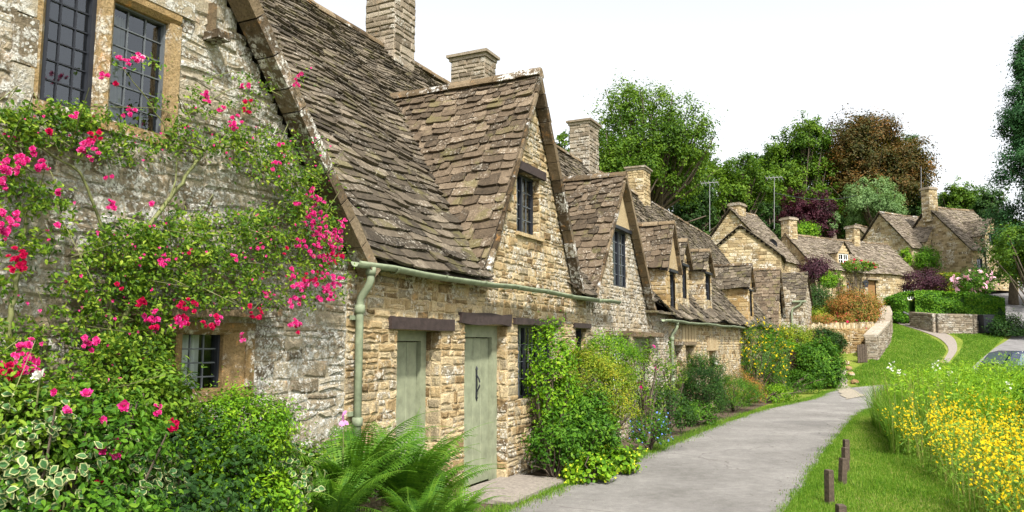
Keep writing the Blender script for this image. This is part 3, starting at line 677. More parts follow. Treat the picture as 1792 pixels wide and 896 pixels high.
# ---- third cottage, greyer
cC = thing('stone_cottage', W(6, -2, 0), 'grey lichened cottage with a rendered gable over a leaded window, third along the row', 'cottage', ROW)
hC = [(4.9, 5.75, 2.78, 3.84), (4.8, 5.5, .9, 1.86), (6.2, 7.3, 0, 1.84)]
mb = wallmb([(3.5, -.1), (8.72, -.1), (8.72, 2.45), (7.05, 2.45), (5.3, 4.78), (3.55, 2.45), (3.5, 2.45)], hC, .14, rh=(.05, .13), sl=(.08, .3), gap=.014, proud=.012, jit=.011, mort=.8)
rearwall(mb, 3.5, 8.72); obj('wall', mb, M['stone_grey'], cC)
mb = MB(); mb.prism([W(4.6, .006, 3.86), W(6.0, .006, 3.86), W(5.3, .006, 4.79)], T3*.026); obj('gable_render', mb, M['render_'], cC)
mb = MB(); gable_roof(mb, 5.3, 4.88, 1.75, 2.5, 0, am=(0, .8), exp=(.165, .11)); dr = obj('dormer_roof', mb, [M['slate_warm'], M['under']], cC)
mb = MB(); ridge_stones(mb, W(5.3, -1.9, 4.92), W(5.3, .17, 4.92), .09, .34); obj('ridge', mb, M['verge'], dr)
mb = MB(); main_slates(mb, 3.5, 8.72); underlay(mb, 3.5, 8.72); ro = obj('roof', mb, [M['slate'], M['under']], cC)
mb = MB(); ridge_stones(mb, W(3.5, BR, ZR+.04), W(8.72, BR, ZR+.04)); obj('ridge', mb, M['verge'], ro)
verge_strip('verge', cC, 5.3, 4.88, 1.85, 2.38, 0, 1, .08, .09); verge_strip('verge', cC, 5.3, 4.88, 1.75, 2.5, 0, -1, .02, .05, .13)
wbox('lintel', cC, 4.8, 5.95, -.1, .06, 3.84, 3.9, M['black'], .002)
wbox('hood_stone', cC, 4.45, 5.75, -.05, .15, 1.88, 1.96, M['verge'], .012); wbox('hood_stone', cC, 6.0, 7.6, -.05, .2, 1.87, 1.95, M['verge'], .015)
wbox('eave_stone', cC, 6.9, 8.7, -.05, .22, 2.36, 2.41, M['slate'], .015)
window(cC, 4.9, 5.75, 2.78, 3.84, -.06, 3, 5, 2, fw=.03, bar=.013, curtain=(5.36, 5.72)); window(cC, 4.8, 5.5, .9, 1.86, -.1, 2, 4, 2, 'white', curtain=(4.8, 5.4), cbar='frame')
plank_door(cC, 6.2, 7.3, .03, 1.84, -.15, .09, None, 4)
chimney(cC, 6.12, 6.61, -4.15, -3.3, 6.1, 8.05)

def dormer(parent, a, b, tf, zb, ze, za, am=(0, 1), cheek='stone_yellow', win=None, rend=False, exp=(.17, .12)):
    mb = MB(); hw = (b-a)/2+.1; sc_ = (a+b)/2
    ae = (ze-ZE+.1)/TANM + tf + .15
    zlo = zmain(tf)-.35
    for s_, n_ in ((a, -U3), (b, U3)):
        stones(mb, lambda q, z, s_=s_: W(s_, tf-q, z), n_, [(0, zlo), (.15, zlo), (ae, ze), (0, ze)], rh=(.09, .17), sl=(.18, .4), proud=.015)
    stones(mb, lambda q, z: W(q, tf, z), T3, [(a, zb-.3), (b, zb-.3), (b, ze), (sc_+hw*.6, ze), (sc_, za-.1), (sc_-hw*.6, ze), (a, ze)], [win] if win else [], rh=(.09, .17), sl=(.1, .3), proud=.014)
    dw = obj('dormer_wall', mb, M[cheek], parent)
    if rend: m2 = MB(); m2.prism([W(sc_-hw*.85, tf+.006, ze+.02), W(sc_+hw*.85, tf+.006, ze+.02), W(sc_, tf+.006, za-.08)], T3*.022); obj('gable_render', m2, M['render_'], dw)
    m3 = MB(); gable_roof(m3, sc_, za, hw, ze-.03, tf, am=am, exp=exp, over=.1, wr=(.18, .34)); r = obj('dormer_roof', m3, [M['slate_warm' if am[1] < .95 else 'slate'], M['under']], parent)
    m4 = MB(); ridge_stones(m4, W(sc_, (ZE-za)/TANM, za+.04), W(sc_, tf+.12, za+.04), .08, .33); obj('ridge', m4, M['verge'], r)
    verge_strip('verge', parent, sc_, za, hw+.05, ze-.1, tf, 1, .03, .07, .1)
    if win: window(parent, win[0], win[1], win[2], win[3], tf-.07, 2, 3, 1, fw=.035, bar=.012); wbox('lintel', parent, win[0]-.1, win[1]+.1, tf-.1, tf+.06, win[3], win[3]+.06, M['black'])

cD = thing('stone_cottage', W(13, -2, 0), 'low cottage with three small dormers and a brown oak shutter beyond the second downpipe', 'cottage', ROW)
hD = [(9.2, 9.95, 0, 1.7), (10.3, 11.25, 0, 1.68), (12.95, 13.85, .65, 1.62)]
mb = wallmb([(8.72, -.1), (17.5, -.1), (17.5, 2.35), (8.72, 2.3)], hD, .22, rh=(.055, .13), sl=(.09, .3), gap=.014, proud=.014, jit=.011, mort=.65)
rearwall(mb, 8.72, 17.5)
for s0, s1, z0, z1 in (hD[1],): stones(mb, lambda a, z: W(a, -.2, z), T3, rect(s0, s1, z0, z1), rh=(.1, .2), sl=(.2, .5))
obj('wall', mb, M['stone'], cD)
mb = MB(); main_slates(mb, 8.72, 17.5, exp=(.17, .09)); underlay(mb, 8.72, 17.5); ro = obj('roof', mb, [M['slate'], M['under']], cD)
mb = MB(); ridge_stones(mb, W(8.72, BR, ZR+.04), W(17.5, BR, ZR+.04)); obj('ridge', mb, M['verge'], ro)
dormer(cD, *DSM[0], win=(8.92, 9.4, 2.5, 3.36), rend=True, am=(0, .8)); dormer(cD, *DSM[1], win=(10.6, 11.05, 2.85, 3.66), cheek='stone'); dormer(cD, *DSM[2], win=(13.3, 13.95, 2.95, 3.68), cheek='stone')
for a, b in ((9.1, 10.05), (10.2, 11.35)): wbox('lintel', cD, a, b, -.1, .04, 1.7, 1.78, M['verge'], .006)
mb = MB()
for i in range(5): mb.box(W(13.04+.18*i, -.13, 1.135), U3*.082, T3*.02, Z3*.47)
obj('shutter', mb, M['oak'], cD)
plank_door(cD, 9.2, 9.95, .03, 1.7, -.2, .06, None, 4)
mb = MB()
for i in range(5): mb.box(W(12.75+.28*i, .02, 1.72), U3*.1, T3*.02, Z3*.18)
for i in range(5): mb.box(W(10.0+.3*i, .02, 1.98), U3*.11, T3*.02, Z3*.2)
obj('soldier_course', mb, M['render_'], cD)['kind'] = 'stuff'
gutter(cD, 7.55, 17.5, .2, 2.24, dz=.02); downpipe(cD, 8.72, 2.2, .02)
chimney(cD, 12.73, 13.53, -3.92, -3.3, 6.2, 8.25)

cE = thing('stone_cottage', W(23, -2, 0), 'far cottage in the row with big slate-covered gable above the yellow climber', 'cottage', ROW)
mb = wallmb([(17.5, -.1), (29, -.1), (29, 2.3), (27.9, 4.95), (26.2, 2.3), (17.5, 2.35)], [(22.5, 23.3, 0, 1.7), (25.2, 26, .8, 1.7)], .15, rh=(.08, .17), sl=(.15, .35), proud=.018)
rearwall(mb, 17.5, 31); endwall(mb, 31); obj('wall', mb, M['stone'], cE)
mb = MB(); main_slates(mb, 17.5, 31, exp=(.16, .09)); underlay(mb, 17.5, 31); ro = obj('roof', mb, [M['slate'], M['under']], cE)
mb = MB(); ridge_stones(mb, W(17.5, BR, ZR+.04), W(31, BR, ZR+.04)); obj('ridge', mb, M['verge'], ro)
dormer(cE, *DSM[3], cheek='stone_yellow', win=(20.05, 20.6, 2.7, 3.6))
mb = MB(); gable_roof(mb, 27.9, 5.05, 1.7, 2.15, .05, am=(.1, 1), exp=(.19, .15), over=.12, wr=(.2, .38), sag=0); dr = obj('dormer_roof', mb, [M['slate_warm'], M['under']], cE)
mb = MB(); ridge_stones(mb, W(27.9, -2, 5.09), W(27.9, .17, 5.09), .09, .4); obj('ridge', mb, M['verge'], dr)
verge_strip('verge', cE, 27.9, 5.05, 1.7, 2.1, .05, 1, .05, .09, .12)
window(cE, 25.2, 26, .8, 1.7, -.1, 2, 3, 2, 'white', cbar='frame'); plank_door(cE, 22.5, 23.3, .02, 1.7, -.12, .07, None, 4)
chimney(cE, 18.37, 19.18, -3.92, -3.3, 6.2, 8.0, mat='stone_far')

cF = thing('stone_cottage', W(31, -1, 0), 'end cottage standing forward of the row, bare stone side wall with green downpipe', 'cottage', ROW)
mb = MB(); S_ = 29.05
stones(mb, lambda a, z: W(S_, a, z), -U3, [(-.25, -.3), (.95, -.3), (.95, 3.72), (.5, 3.95), (.1, 4.4), (-.25, 4.9)], rh=(.1, .2), sl=(.18, .42), proud=.02)
stones(mb, lambda a, z: W(a, .95, z), T3, [(S_, -.3), (33, -.3), (33, 3.7), (31, 5.0), (S_, 3.7)], [(30.2, 31, 1, 2)], rh=(.1, .2), sl=(.18, .42), proud=.02)
mb.poly([W(33, .95, 0), W(33, -3, 0), W(33, -3, 3.7), W(33, .95, 3.7)]); obj('wall', mb, M['stone_grey'], cF)
mb = MB(); QF = math.hypot(1.95, 1.42); nF = -U3*1.42/QF + Z3*1.95/QF
PF = lambda a, q: W(S_-.1+1.95*q/QF, a, 3.68+1.42*q/QF - .12*math.sin(math.pi*q/QF))
slates(mb, PF, nF, QF, lambda q: (.95-1.5*(q/QF)**.6, 1.06), .17, .12, (.18, .34))
mb.add([W(S_+.0, 1.0, 3.62), W(S_+.0, .9, 3.62), W(31, -.6, 5.05), W(31, 1.0, 5.05)], [(0, 1, 2, 3)], None, 1)
mb.add([W(31, 1.05, 5.08), W(31, -3, 5.08), W(33.1, -3, 3.6), W(33.1, 1.05, 3.6)], [(0, 1, 2, 3)])
mb.add([W(31, -.2, 5.06), W(31, -3, 5.06), W(S_, -3, 3.6), W(S_+.6, -.9, 4.2)], [(0, 1, 2, 3)])
r = obj('roof', mb, [M['slate'], M['under']], cF); mb = MB(); ridge_stones(mb, W(31, -.6, 5.12), W(31, 1.05, 5.12), .09, .35); obj('ridge', mb, M['verge'], r)
mb = MB(); mb.tube([W(S_-.09, .5, 3.62), W(S_-.09, 1.1, 3.62)], .05, 8); obj('gutter', mb, M['sage_pipe'], cF)
mb = MB(); mb.tube([W(S_-.1, .9, 3.6), W(S_-.09, .8, 3.45), W(S_-.08, .5, 3.3), W(S_-.08, .45, 3.1), W(S_-.08, .45, 1.5)], .045, 8); mb.box(W(S_-.08, .45, 2.05), U3*.06, T3*.12, Z3*.05); obj('downpipe', mb, M['sage_pipe'], cF)
window(cF, 30.2, 31, 1, 2, t=-.1, P=lambda a, b, c: W(a, b+.95, c), nx=2, ny=3, lights=2, frame='white', cbar='frame')

# ================================================================ houses up the hill
def house(label, p0, p1, depth, zb, ze, zr, front, mat='stone_far', overh=.15, chim=(), wins=(), dorms=(), exp=.17, cat='house', door=None):
    """ridge runs over the segment p0-p1 (plan); front: +1/-1 side of it facing the viewer"""
    p0, p1 = np.array(p0[:2], float), np.array(p1[:2], float); e1 = p1-p0; L = np.linalg.norm(e1); e1 /= L; e2 = np.array([e1[1], -e1[0]])*front
    E1 = np.array([*e1, 0]); E2 = np.array([*e2, 0]); hd = depth/2
    Q = lambda a, b, z: np.array([p0[0]+e1[0]*a+e2[0]*b, p0[1]+e1[1]*a+e2[1]*b, z])
    root = thing('stone_house', Q(L/2, 0, zb), label, cat); k = dict(rh=(.12, .22), sl=(.22, .5), proud=.02, gap=.014)
    mb = MB(); holes = [w_[:4] for w_ in wins] + ([door] if door else [])
    stones(mb, lambda a, z: Q(a, hd, z), E2, rect(0, L, zb-1, ze), holes, **k)
    for aa, nn in ((0, -E1), (L, E1)): stones(mb, lambda b, z, aa=aa: Q(aa, b, z), nn, [(-hd, zb-1), (hd, zb-1), (hd, ze), (0, zr-.05), (-hd, ze)], **k)
    mb.poly([Q(0, -hd, zb-1), Q(L, -hd, zb-1), Q(L, -hd, ze), Q(0, -hd, ze)]); obj('wall', mb, M[mat], root)
    mb = MB(); SL = math.hypot(hd, zr-ze)
    for sg in (1, -1):
        nn = E2*sg*(zr-ze)/SL + Z3*hd/SL; ov = .25
        P = lambda a, q, sg=sg: Q(a, sg*(hd+ov*hd/SL - hd*q/SL), ze - ov*(zr-ze)/SL + (zr-ze)*q/SL + .03*math.sin(a*1.1+q) - .06*math.sin(math.pi*a/L))
        slates(mb, P, nn, SL+ov, lambda q: (-overh, L+overh), exp, exp*.75, (.25, .5), (.02, .04))
        mb.add([Q(-overh+.02, sg*(hd+.1), ze-.16), Q(L+overh-.02, sg*(hd+.1), ze-.16), Q(L+overh-.02, 0, zr-.1), Q(-overh+.02, 0, zr-.1)], [(0, 1, 2, 3)], None, 1)
    rf = obj('roof', mb, [M['slate_far'], M['under']], root); mb = MB(); ridge_stones(mb, Q(-overh, 0, zr+.06), Q(L/2, 0, zr), .12, .5); ridge_stones(mb, Q(L/2, 0, zr), Q(L+overh, 0, zr+.06), .12, .5); obj('ridge', mb, M['verge'], rf)
    for a, w_, h in chim:
        mb = MB(); c = Q(a, 0, 0)
        for ax, ay, L2 in ((E1, E2, .35), (E2, E1, w_/2)):
            for sg in (1, -1):
                hw = w_/2 if ax is E2 else .35
                hw = w_/2 if ay is E1 else .35
                d = .35 if ax is E1 and False else (w_/2 if ax is E1 else .35)
                lat = .35 if ax is E1 else w_/2
                stones(mb, lambda b, z, ax=ax, ay=ay, sg=sg, d=d: c + ax*sg*d + ay*b + Z3*z, ax*sg, [(-lat, zr-1.2), (lat, zr-1.2), (lat, zr+h), (-lat, zr+h)], rh=(.12, .2), sl=(.2, .4))
        o = obj('chimney', mb, M[mat], rf); m2 = MB(); m2.box(c+Z3*(zr+h+.06), E1*(w_/2+.08), E2*.43, Z3*.06); m2.box(c+Z3*(zr+h+.16), E1*(w_/2+.02), E2*.37, Z3*.04); obj('chimney_cap', m2, M['chimney'], o) if False else obj('chimney_cap', m2, M['chimney'], rf)
    for s0, s1, z0, z1, fr in wins: window(root, s0, s1, z0, z1, t=-.08, nx=2, ny=2, lights=max(1, round((s1-s0)/.55)), frame=fr, fw=.06, bar=.035, P=lambda a, b, c: Q(a, hd+b, c), nrm=E2, cbar='frame')
    if door:
        m2 = MB(); m2.box(Q((door[0]+door[1])/2, hd-.1, (door[2]+door[3])/2), E1*(door[1]-door[0])/2, E2*.03, Z3*(door[3]-door[2])/2); obj('door', m2, M['oak'], root)
        m2 = MB(); m2.box(Q((door[0]+door[1])/2, hd+.05, door[3]+.06), E1*((door[1]-door[0])/2+.2), E2*.14, Z3*.05); obj('hood_stone', m2, M['chimney'], root)
    for a, dw, zb_, ze_, za_, bf, fr, wm in dorms:            # gabled dormers on the front slope; bf: distance of the face from the ridge
        m2 = MB(); tn = (zr-ze)/hd
        stones(m2, lambda x, z: Q(x, bf, z), E2, [(a-dw/2, zb_), (a+dw/2, zb_), (a+dw/2, ze_), (a, za_-.05), (a-dw/2, ze_)], [wm] if wm else [], **k)
        for sx in (-1, 1):
            zl = zr - tn*bf - .1
            stones(m2, lambda y, z, sx=sx: Q(a+sx*dw/2, bf-y, z), E1*sx, [(0, zl), (.1, zl), (max(.2, (ze_-zl)/tn), ze_), (0, ze_)], **k)
        o = obj('dormer_wall', m2, M[mat if fr != 'white' else 'render_'], root); m3 = MB(); hw = dw/2+.12; l2 = math.hypot(hw, za_-ze_)
        for sx in (-1, 1):
            nn = E1*sx*(za_-ze_)/l2 + Z3*hw/l2
            P = lambda y, q, sx=sx: Q(a+sx*hw*(1-q/l2), y, ze_+(za_-ze_)*q/l2)
            slates(m3, P, nn, l2, lambda q: ((zr-(ze_+(za_-ze_)*q/l2))/tn-.2, bf+.12), .15, .12, (.2, .4))
        obj('dormer_roof', m3, [M['slate_far'], M['under']], root)
        if wm: window(root, *wm, t=-.06, nx=2, ny=2, lights=2 if wm[1]-wm[0] > .6 else 1, frame=fr, fw=.06, bar=.035, P=lambda a_, b, c: Q(a_, bf+b, c), nrm=E2, cbar='frame')
    return root, Q
# middle cottage
a, b = at(1376, 408, 51), at(1549, 412, 56.5); zr = 8.95
house('cream-walled cottage with white windows, small white dormer and red rose over its brown door', a, b, 4.4, 4.3, 6.6, zr, 1, 'stone_far', chim=((.3, .75, .95), (7.0, .6, .9)),
      wins=((9.1, 10.4, 4.75, 5.75, 'white'), (3.0, 3.5, 4.9, 5.8, 'white')), door=(5.2, 6.1, 4.3, 5.95), dorms=((3.3, 1.25, 6.6, 7.65, 8.45, 1.85, 'white', (2.8, 3.8, 6.85, 7.65)),))
# upper house
a, b = at(1540, 371, 60), at(1600, 376, 62.5); house('upper stone house with a steep gabled dormer, left of the tall chimney', a, (b[0]+1.5, b[1]+.5), 5.0, 6.0, 9.0, 11.95, 1, chim=(), dorms=((2.6, 2.0, 6.3, 9.4, 10.9, 2.65, 'black', (2.2, 3.0, 8.7, 9.6)),), wins=((2.3, 3.1, 6.7, 7.7, 'black'), (4.2, 4.9, 6.7, 7.7, 'black')))
a, b = at(1624, 362, 59), at(1700, 368, 61); house('upper right stone house with mossy slates and a tall chimney on its gable end', a, b, 6.6, 6.6, 8.6, 12.25, 1, chim=((.2, .9, 1.3),), dorms=((2.2, 1.7, 6.8, 9.6, 11.0, 3.45, 'black', (1.8, 2.6, 8.9, 9.8)),), wins=((.5, 1.1, 7.1, 7.9, 'black'),))
a, b = at(1498, 388, 66), at(1525, 390, 68); house('small gabled outbuilding behind the cream cottage', a, b, 3.0, 7, 10, 11.9, -1)
# house behind the end of the row
a, b = at(1296, 399, 44), at(1308, 399, 48); house('pale stone house showing one plain gable end behind the row', a, b, 4.2, 3.5, 6.7, 8.45, 1, 'stone_far')
a, b = at(1279, 371, 49), at(1322, 380, 52); house('tall slate-roofed house with a broad chimney, behind the plain gable', a, b, 5.6, 4, 7.0, 10.35, 1, chim=((1.0, 1.0, .25),))

# ================================================================ plants
def unit(v): return v / (np.linalg.norm(v, axis=-1, keepdims=True) + 1e-9)
def leafset(mb, C, Nn, size, asp=.5, simple=False, droop=.25, att=None, m=0, dirv=None):
    """oval leaves: C centres, Nn normals, size lengths"""
    n = len(C); Nn = unit(np.asarray(Nn, float)); size = np.broadcast_to(np.asarray(size, float), (n,))[:, None]
    r = rng.normal(size=(n, 3)) if dirv is None else dirv
    d = unit(r - (r*Nn).sum(-1, keepdims=True)*Nn); x = np.cross(d, Nn); d = unit(d - Nn*droop); h = size/2
    a = att if att is not None else rng.random((n, 3))
    if simple:
        V = np.stack([C-d*h, C+x*h*asp+Nn*h*.15, C+d*h, C-x*h*asp+Nn*h*.15], 1).reshape(-1, 3)
        mb.add(V, np.arange(n*4).reshape(n, 4), a, m)
    else:
        V = np.stack([C-d*h, C-d*h*.35+x*h*asp+Nn*h*.12, C+d*h*.35+x*h*asp*.8+Nn*h*.1, C+d*h-Nn*h*.15, C+d*h*.35-x*h*asp*.8+Nn*h*.1, C-d*h*.35-x*h*asp+Nn*h*.12], 1).reshape(-1, 3)
        b = np.arange(n)[:, None]*6; F = np.concatenate([b+[0, 1, 2, 3], b+[0, 3, 4, 5]]); mb.add(V, F, np.concatenate([a, a]), m)
def sph(n): return unit(rng.normal(size=(n, 3)))
def blob_pts(c, r, ncl, per, csz, shell=.75, low=-.5):
    """leaf points in clumps through the outer part of an uneven ellipsoid; returns points, normals, per-leaf random"""
    c = np.asarray(c, float); r = np.asarray(r, float); ph = rng.random(6)*6.3
    d = sph(ncl*3); d = d[d[:, 2] > low][:ncl]; k = len(d)
    lump = 1 + .13*np.sin(3.1*d[:, 0]*2+ph[0])*np.sin(2.7*d[:, 1]*2+ph[1]) + .12*np.sin(5*d[:, 2]+4*d[:, 0]+ph[2]) + rng.normal(0, .05, k)
    rad = shell + (1-shell)*rng.random(k)**.5; cc = c + d*r*(lump*rad)[:, None]
    i = np.repeat(np.arange(k), per); s_ = csz*rng.uniform(.6, 1.35, k)[i]
    off = rng.normal(size=(len(i), 3))*s_[:, None]*.5; P = cc[i] + off
    Nn = unit(d[i]*.7 + unit(off)*.55 + np.array([0, 0, .55]) + rng.normal(size=(len(i), 3))*.35)
    a = rng.random((len(i), 3)); a[:, 0] = np.clip(.55*a[:, 0] + .45*rng.random(k)[i], 0, 1)
    return P, Nn, a
L = {}
L['rose'] = leaf_mat('rose_leaf', [(.014,.042,.006), (.055,.125,.01), (.14,.235,.014), (.34,.4,.05)], nscale=6)
L['mid'] = leaf_mat('green_leaf', [(.007,.03,.004), (.028,.09,.006), (.08,.19,.01), (.2,.31,.03)], nscale=5)
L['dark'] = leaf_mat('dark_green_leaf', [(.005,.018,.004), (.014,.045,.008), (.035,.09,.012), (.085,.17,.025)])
L['bright'] = leaf_mat('bright_green_leaf', [(.016,.055,.004), (.06,.16,.006), (.16,.3,.01), (.36,.44,.03)], nscale=6)
L['gold'] = leaf_mat('golden_leaf', [(.03,.09,.008), (.1,.18,.012), (.24,.27,.015), (.42,.3,.03)], nscale=5)
L['rust'] = leaf_mat('orange_tipped_leaf', [(.03,.08,.008), (.12,.14,.02), (.34,.14,.04), (.42,.11,.05)], nscale=1.6)
L['purple'] = leaf_mat('purple_leaf', [(.012,.006,.01), (.03,.01,.018), (.06,.018,.03), (.09,.04,.05)], .2)
L['copper'] = leaf_mat('copper_beech_leaf', [(.012,.024,.004), (.04,.045,.008), (.1,.058,.012), (.24,.1,.022)], .25, nscale=.25)
L['maroon'] = leaf_mat('maroon_leaf', [(.012,.003,.005), (.028,.006,.011), (.055,.011,.021), (.08,.022,.033)], .25)
L['tree'] = leaf_mat('tree_leaf', [(.012,.035,.004), (.04,.095,.007), (.1,.18,.01), (.2,.29,.03)], nscale=.25)
L['treed'] = leaf_mat('dark_tree_leaf', [(.007,.022,.005), (.02,.055,.01), (.045,.1,.016), (.09,.16,.03)], nscale=.25)
L['blue'] = leaf_mat('conifer_needle', [(.006,.026,.008), (.014,.055,.015), (.03,.095,.024), (.06,.14,.035)], .15, nscale=.4)
L['silver'] = leaf_mat('willow_leaf', [(.05,.1,.035), (.1,.18,.06), (.17,.27,.1), (.25,.34,.16)], nscale=.4)
L['fern'] = leaf_mat('fern_green', [(.02,.07,.008), (.045,.125,.01), (.09,.2,.015), (.22,.33,.045)], .4, nscale=2)
L['cream'] = leaf_mat('cream_leaf_edge', [(.34,.38,.16), (.46,.48,.26)], .3)
L['varieg'] = leaf_mat('variegated_leaf', [(.03,.09,.03), (.06,.15,.05), (.1,.2,.08)], .3)
L['hedge'] = leaf_mat('hedge_leaf', [(.012,.05,.005), (.045,.14,.008), (.11,.25,.012), (.22,.37,.03)], nscale=.8)
L['grassb'] = leaf_mat('grass_blade', [(.03,.09,.006), (.075,.175,.012), (.14,.26,.02), (.27,.32,.08)], .4, nscale=.9)
L['meadow'] = leaf_mat('meadow_leaf', [(.04,.1,.01), (.1,.2,.02), (.18,.3,.035), (.28,.38,.08)], .4, nscale=.5)
L['straw'] = leaf_mat('straw_stem', [(.12,.14,.03), (.25,.24,.07), (.38,.33,.14)], .4, nscale=2)
def petal(name, cols): return leaf_mat(name, cols, .3, .6, 4, .1, (1, 1, 1))
L['pink'] = petal('pink_petal', [(.46,.006,.12), (.62,.015,.2), (.7,.06,.3), (.75,.22,.45)])
L['red'] = petal('crimson_petal', [(.4,.003,.04), (.55,.012,.1)]); L['white'] = petal('white_petal', [(.6,.6,.53), (.7,.7,.64)])
L['pale'] = petal('pale_pink_petal', [(.8,.4,.55), (.85,.55,.65)]); L['yellow'] = petal('yellow_petal', [(.45,.29,.003), (.6,.43,.005), (.68,.55,.03)])
L['bluef'] = petal('blue_petal', [(.12,.2,.6), (.2,.3,.7)]); L['lime'] = petal('lime_yellow_floret', [(.45,.5,.03), (.6,.62,.05)])
L['mauve'] = petal('mauve_petal', [(.6,.2,.5), (.7,.35,.62)])

def stems_mb(base, tips, r0=.02, r1=.006, sag=.1):
    mb = MB()
    for tp in tips:
        u = np.linspace(0, 1, 5)[:, None]; b = base + rng.normal(0, .03, 3)*[1, 1, 0]
        p = b*(1-u) + tp*u + np.array([0, 0, 1.])*sag*np.sin(u*math.pi) + rng.normal(0, .02, (5, 3))*(u*(1-u)*4)
        mb.tube(p, np.linspace(r0, r1, 5), 5, caps=False)
    return mb
def shrub(name, label, cat, c, r, mat, ncl=120, per=45, lsz=.035, csz=.14, asp=.5, flowers=None, group=None, shell=.7, low=-.6, simple=False, stem='bark', extra=None, root=None):
    c = np.asarray(c, float); r = np.asarray(r, float); zb = float(gz(c[0], c[1])); base = np.array([c[0], c[1], zb])
    root = root or thing(name, base, label, cat, group)
    P, Nn, a = blob_pts(c, r, ncl, per, csz, shell, low); k = P[:, 2] > zb+.01; P, Nn, a = P[k], Nn[k], a[k]
    mb = MB(); leafset(mb, P, Nn, lsz*rng.uniform(.65, 1.3, len(P)), asp, simple, att=a); obj('foliage', mb, L[mat], root)
    tp = P[rng.integers(0, len(P), 14)]; obj('stems', stems_mb(base, tp, .02*max(r)/.5, .005, .05), M[stem], root, True)
    if flowers:
        fm, n, sz, spr = flowers; i = rng.integers(0, len(P), n); q = c + (P[i]-c)*1.06; fb = MB()
        floret(fb, q, sz, spr); f = obj('blossom', fb, L[fm], root)
        if n > 1: f['kind'] = 'stuff'
    if extra: extra(root, c, r)
    return root
def floret(mb, Q, sz, spr=1, petals=5):
    """small open flowers of a few petals at each point"""
    n = len(Q); C = np.repeat(Q, petals, 0); ax = unit(np.array([.3, -.8, .6]) + rng.normal(size=(n, 3))*.6); ax = np.repeat(ax, petals, 0)
    r = rng.normal(size=(n*petals, 3)); d = unit(r - (r*ax).sum(-1, keepdims=True)*ax); s_ = np.repeat(sz*rng.uniform(.7, 1.3, n), petals)
    leafset(mb, C + d*s_[:, None]*.4*spr, ax + d*.3, s_, .8, True, 0, dirv=d)
def rosette(mb, c, r, ax=(.3, -.85, .45), n=16):
    """a double rose: petals in rings, the inner ones upright"""
    ax = unit(np.asarray(ax, float) + rng.normal(0, .35, 3)); u = unit(np.cross(ax, [0, 0, 1.])); v = np.cross(ax, u)
    k = np.arange(n); th = k*2.4; rr = r*(.15+.85*np.sqrt((k+.5)/n)); up = r*(.75*(1-(k/n)))
    d = np.cos(th)[:, None]*u + np.sin(th)[:, None]*v; C = c + d*rr[:, None]*.62 + ax*up[:, None]*.7
    leafset(mb, C, ax*(.35+k/n)[:, None] - d*(.9-.6*k/n)[:, None], r*(.7+.55*k/n), .95, True, -.15, dirv=d + ax*.4)

# ---- climbing rose over the nearest cottage
rose = thing('climbing_rose', W(-4.9, .25, 0), 'climbing rose with bright pink double blooms trained across the nearest gable wall', 'climbing rose')
def onwall(x, y, t=.12): s_, z = fac(x, y, t); return W(s_, t, z)
regs = [  # x, y, rx, ry, leaves, depth
 (70,215,90,32,1500,.12),(20,250,40,50,600,.12),(165,235,60,32,620,.1),(250,262,60,22,420,.1),(20,330,45,60,520,.12),(75,385,45,55,700,.14),(15,470,30,60,260,.1),(330,205,42,40,170,.08),(390,180,55,35,260,.08),(440,165,45,30,160,.08),
 (370,240,60,32,620,.12),(440,255,55,38,800,.16),(505,290,55,48,1500,.2),(545,335,38,50,900,.2),(235,110,45,14,60,.08),(260,180,40,40,60,.07),(515,145,22,14,60,.1),(560,410,45,60,900,.22),(500,400,75,42,1700,.2),(410,420,85,45,1900,.18),(300,410,75,38,1300,.16),(215,430,60,42,1300,.16),
 (200,500,62,55,1400,.16),(290,480,70,60,1500,.18),(380,490,70,45,1300,.18),(470,500,65,40,900,.2),(560,480,45,55,700,.22),(250,590,55,55,1200,.14),(170,600,50,50,650,.14),(110,540,50,40,260,.1),(30,600,50,50,620,.14),(60,660,60,40,900,.2),(210,640,60,50,1400,.22),(265,650,55,60,1300,.2),(290,720,60,50,1200,.28),(150,700,90,40,1800,.3),(45,720,60,50,1300,.34),(330,560,60,25,260,.14),(125,470,30,40,130,.1)]
PP, NN = [], []
for x, y, rx, ry, n, dp in regs:
    th = rng.random(n)*6.283; rr = np.sqrt(rng.random(n))**1.15; n = int(n*.92); ncl = max(5, n//20); ci = rng.integers(0, ncl, n)
    cth = rng.random(ncl)*6.283; cr = np.sqrt(rng.random(ncl))
    px = x + 1.12*rx*(cr*np.cos(cth))[ci] + rng.normal(0, 7, n)*(1+(rng.random(n) < .2)*1.2); py = y + 1.12*ry*(cr*np.sin(cth))[ci] + rng.normal(0, 6, n)*(1+(rng.random(n) < .2))
    for q in range(n):
        if 308 < px[q] < 425 and 572 < py[q] < 705: continue
        if 425 < px[q] < 600 and 560 < py[q] < 740: continue
        t_ = .03 + dp*rng.random()**.8*1.5; s_, z = fac(px[q], py[q], t_)
        PP.append((s_, t_, z))
PP = np.array(PP); C = W(PP[:, 0], PP[:, 1], PP[:, 2]); 
mb = MB(); leafset(mb, C, T3*.7 + np.array([0, 0, .5]) + rng.normal(0, .55, C.shape), rng.uniform(.018, .042, len(C)), .48); obj('foliage', mb, L['rose'], rose)
mb = MB()
def cane(pts, r0, r1, t=.1):
    P = np.array([onwall(x, y, t + rng.uniform(-.03, .04)) for x, y in pts]); k = len(P); u = np.linspace(0, k-1, k*4)
    Q = np.stack([np.interp(u, np.arange(k), P[:, i]) for i in range(3)], -1); Q = Q + rng.normal(0, .006, Q.shape); mb.tube(Q, np.linspace(r0, r1, len(Q)), 6, caps=False)
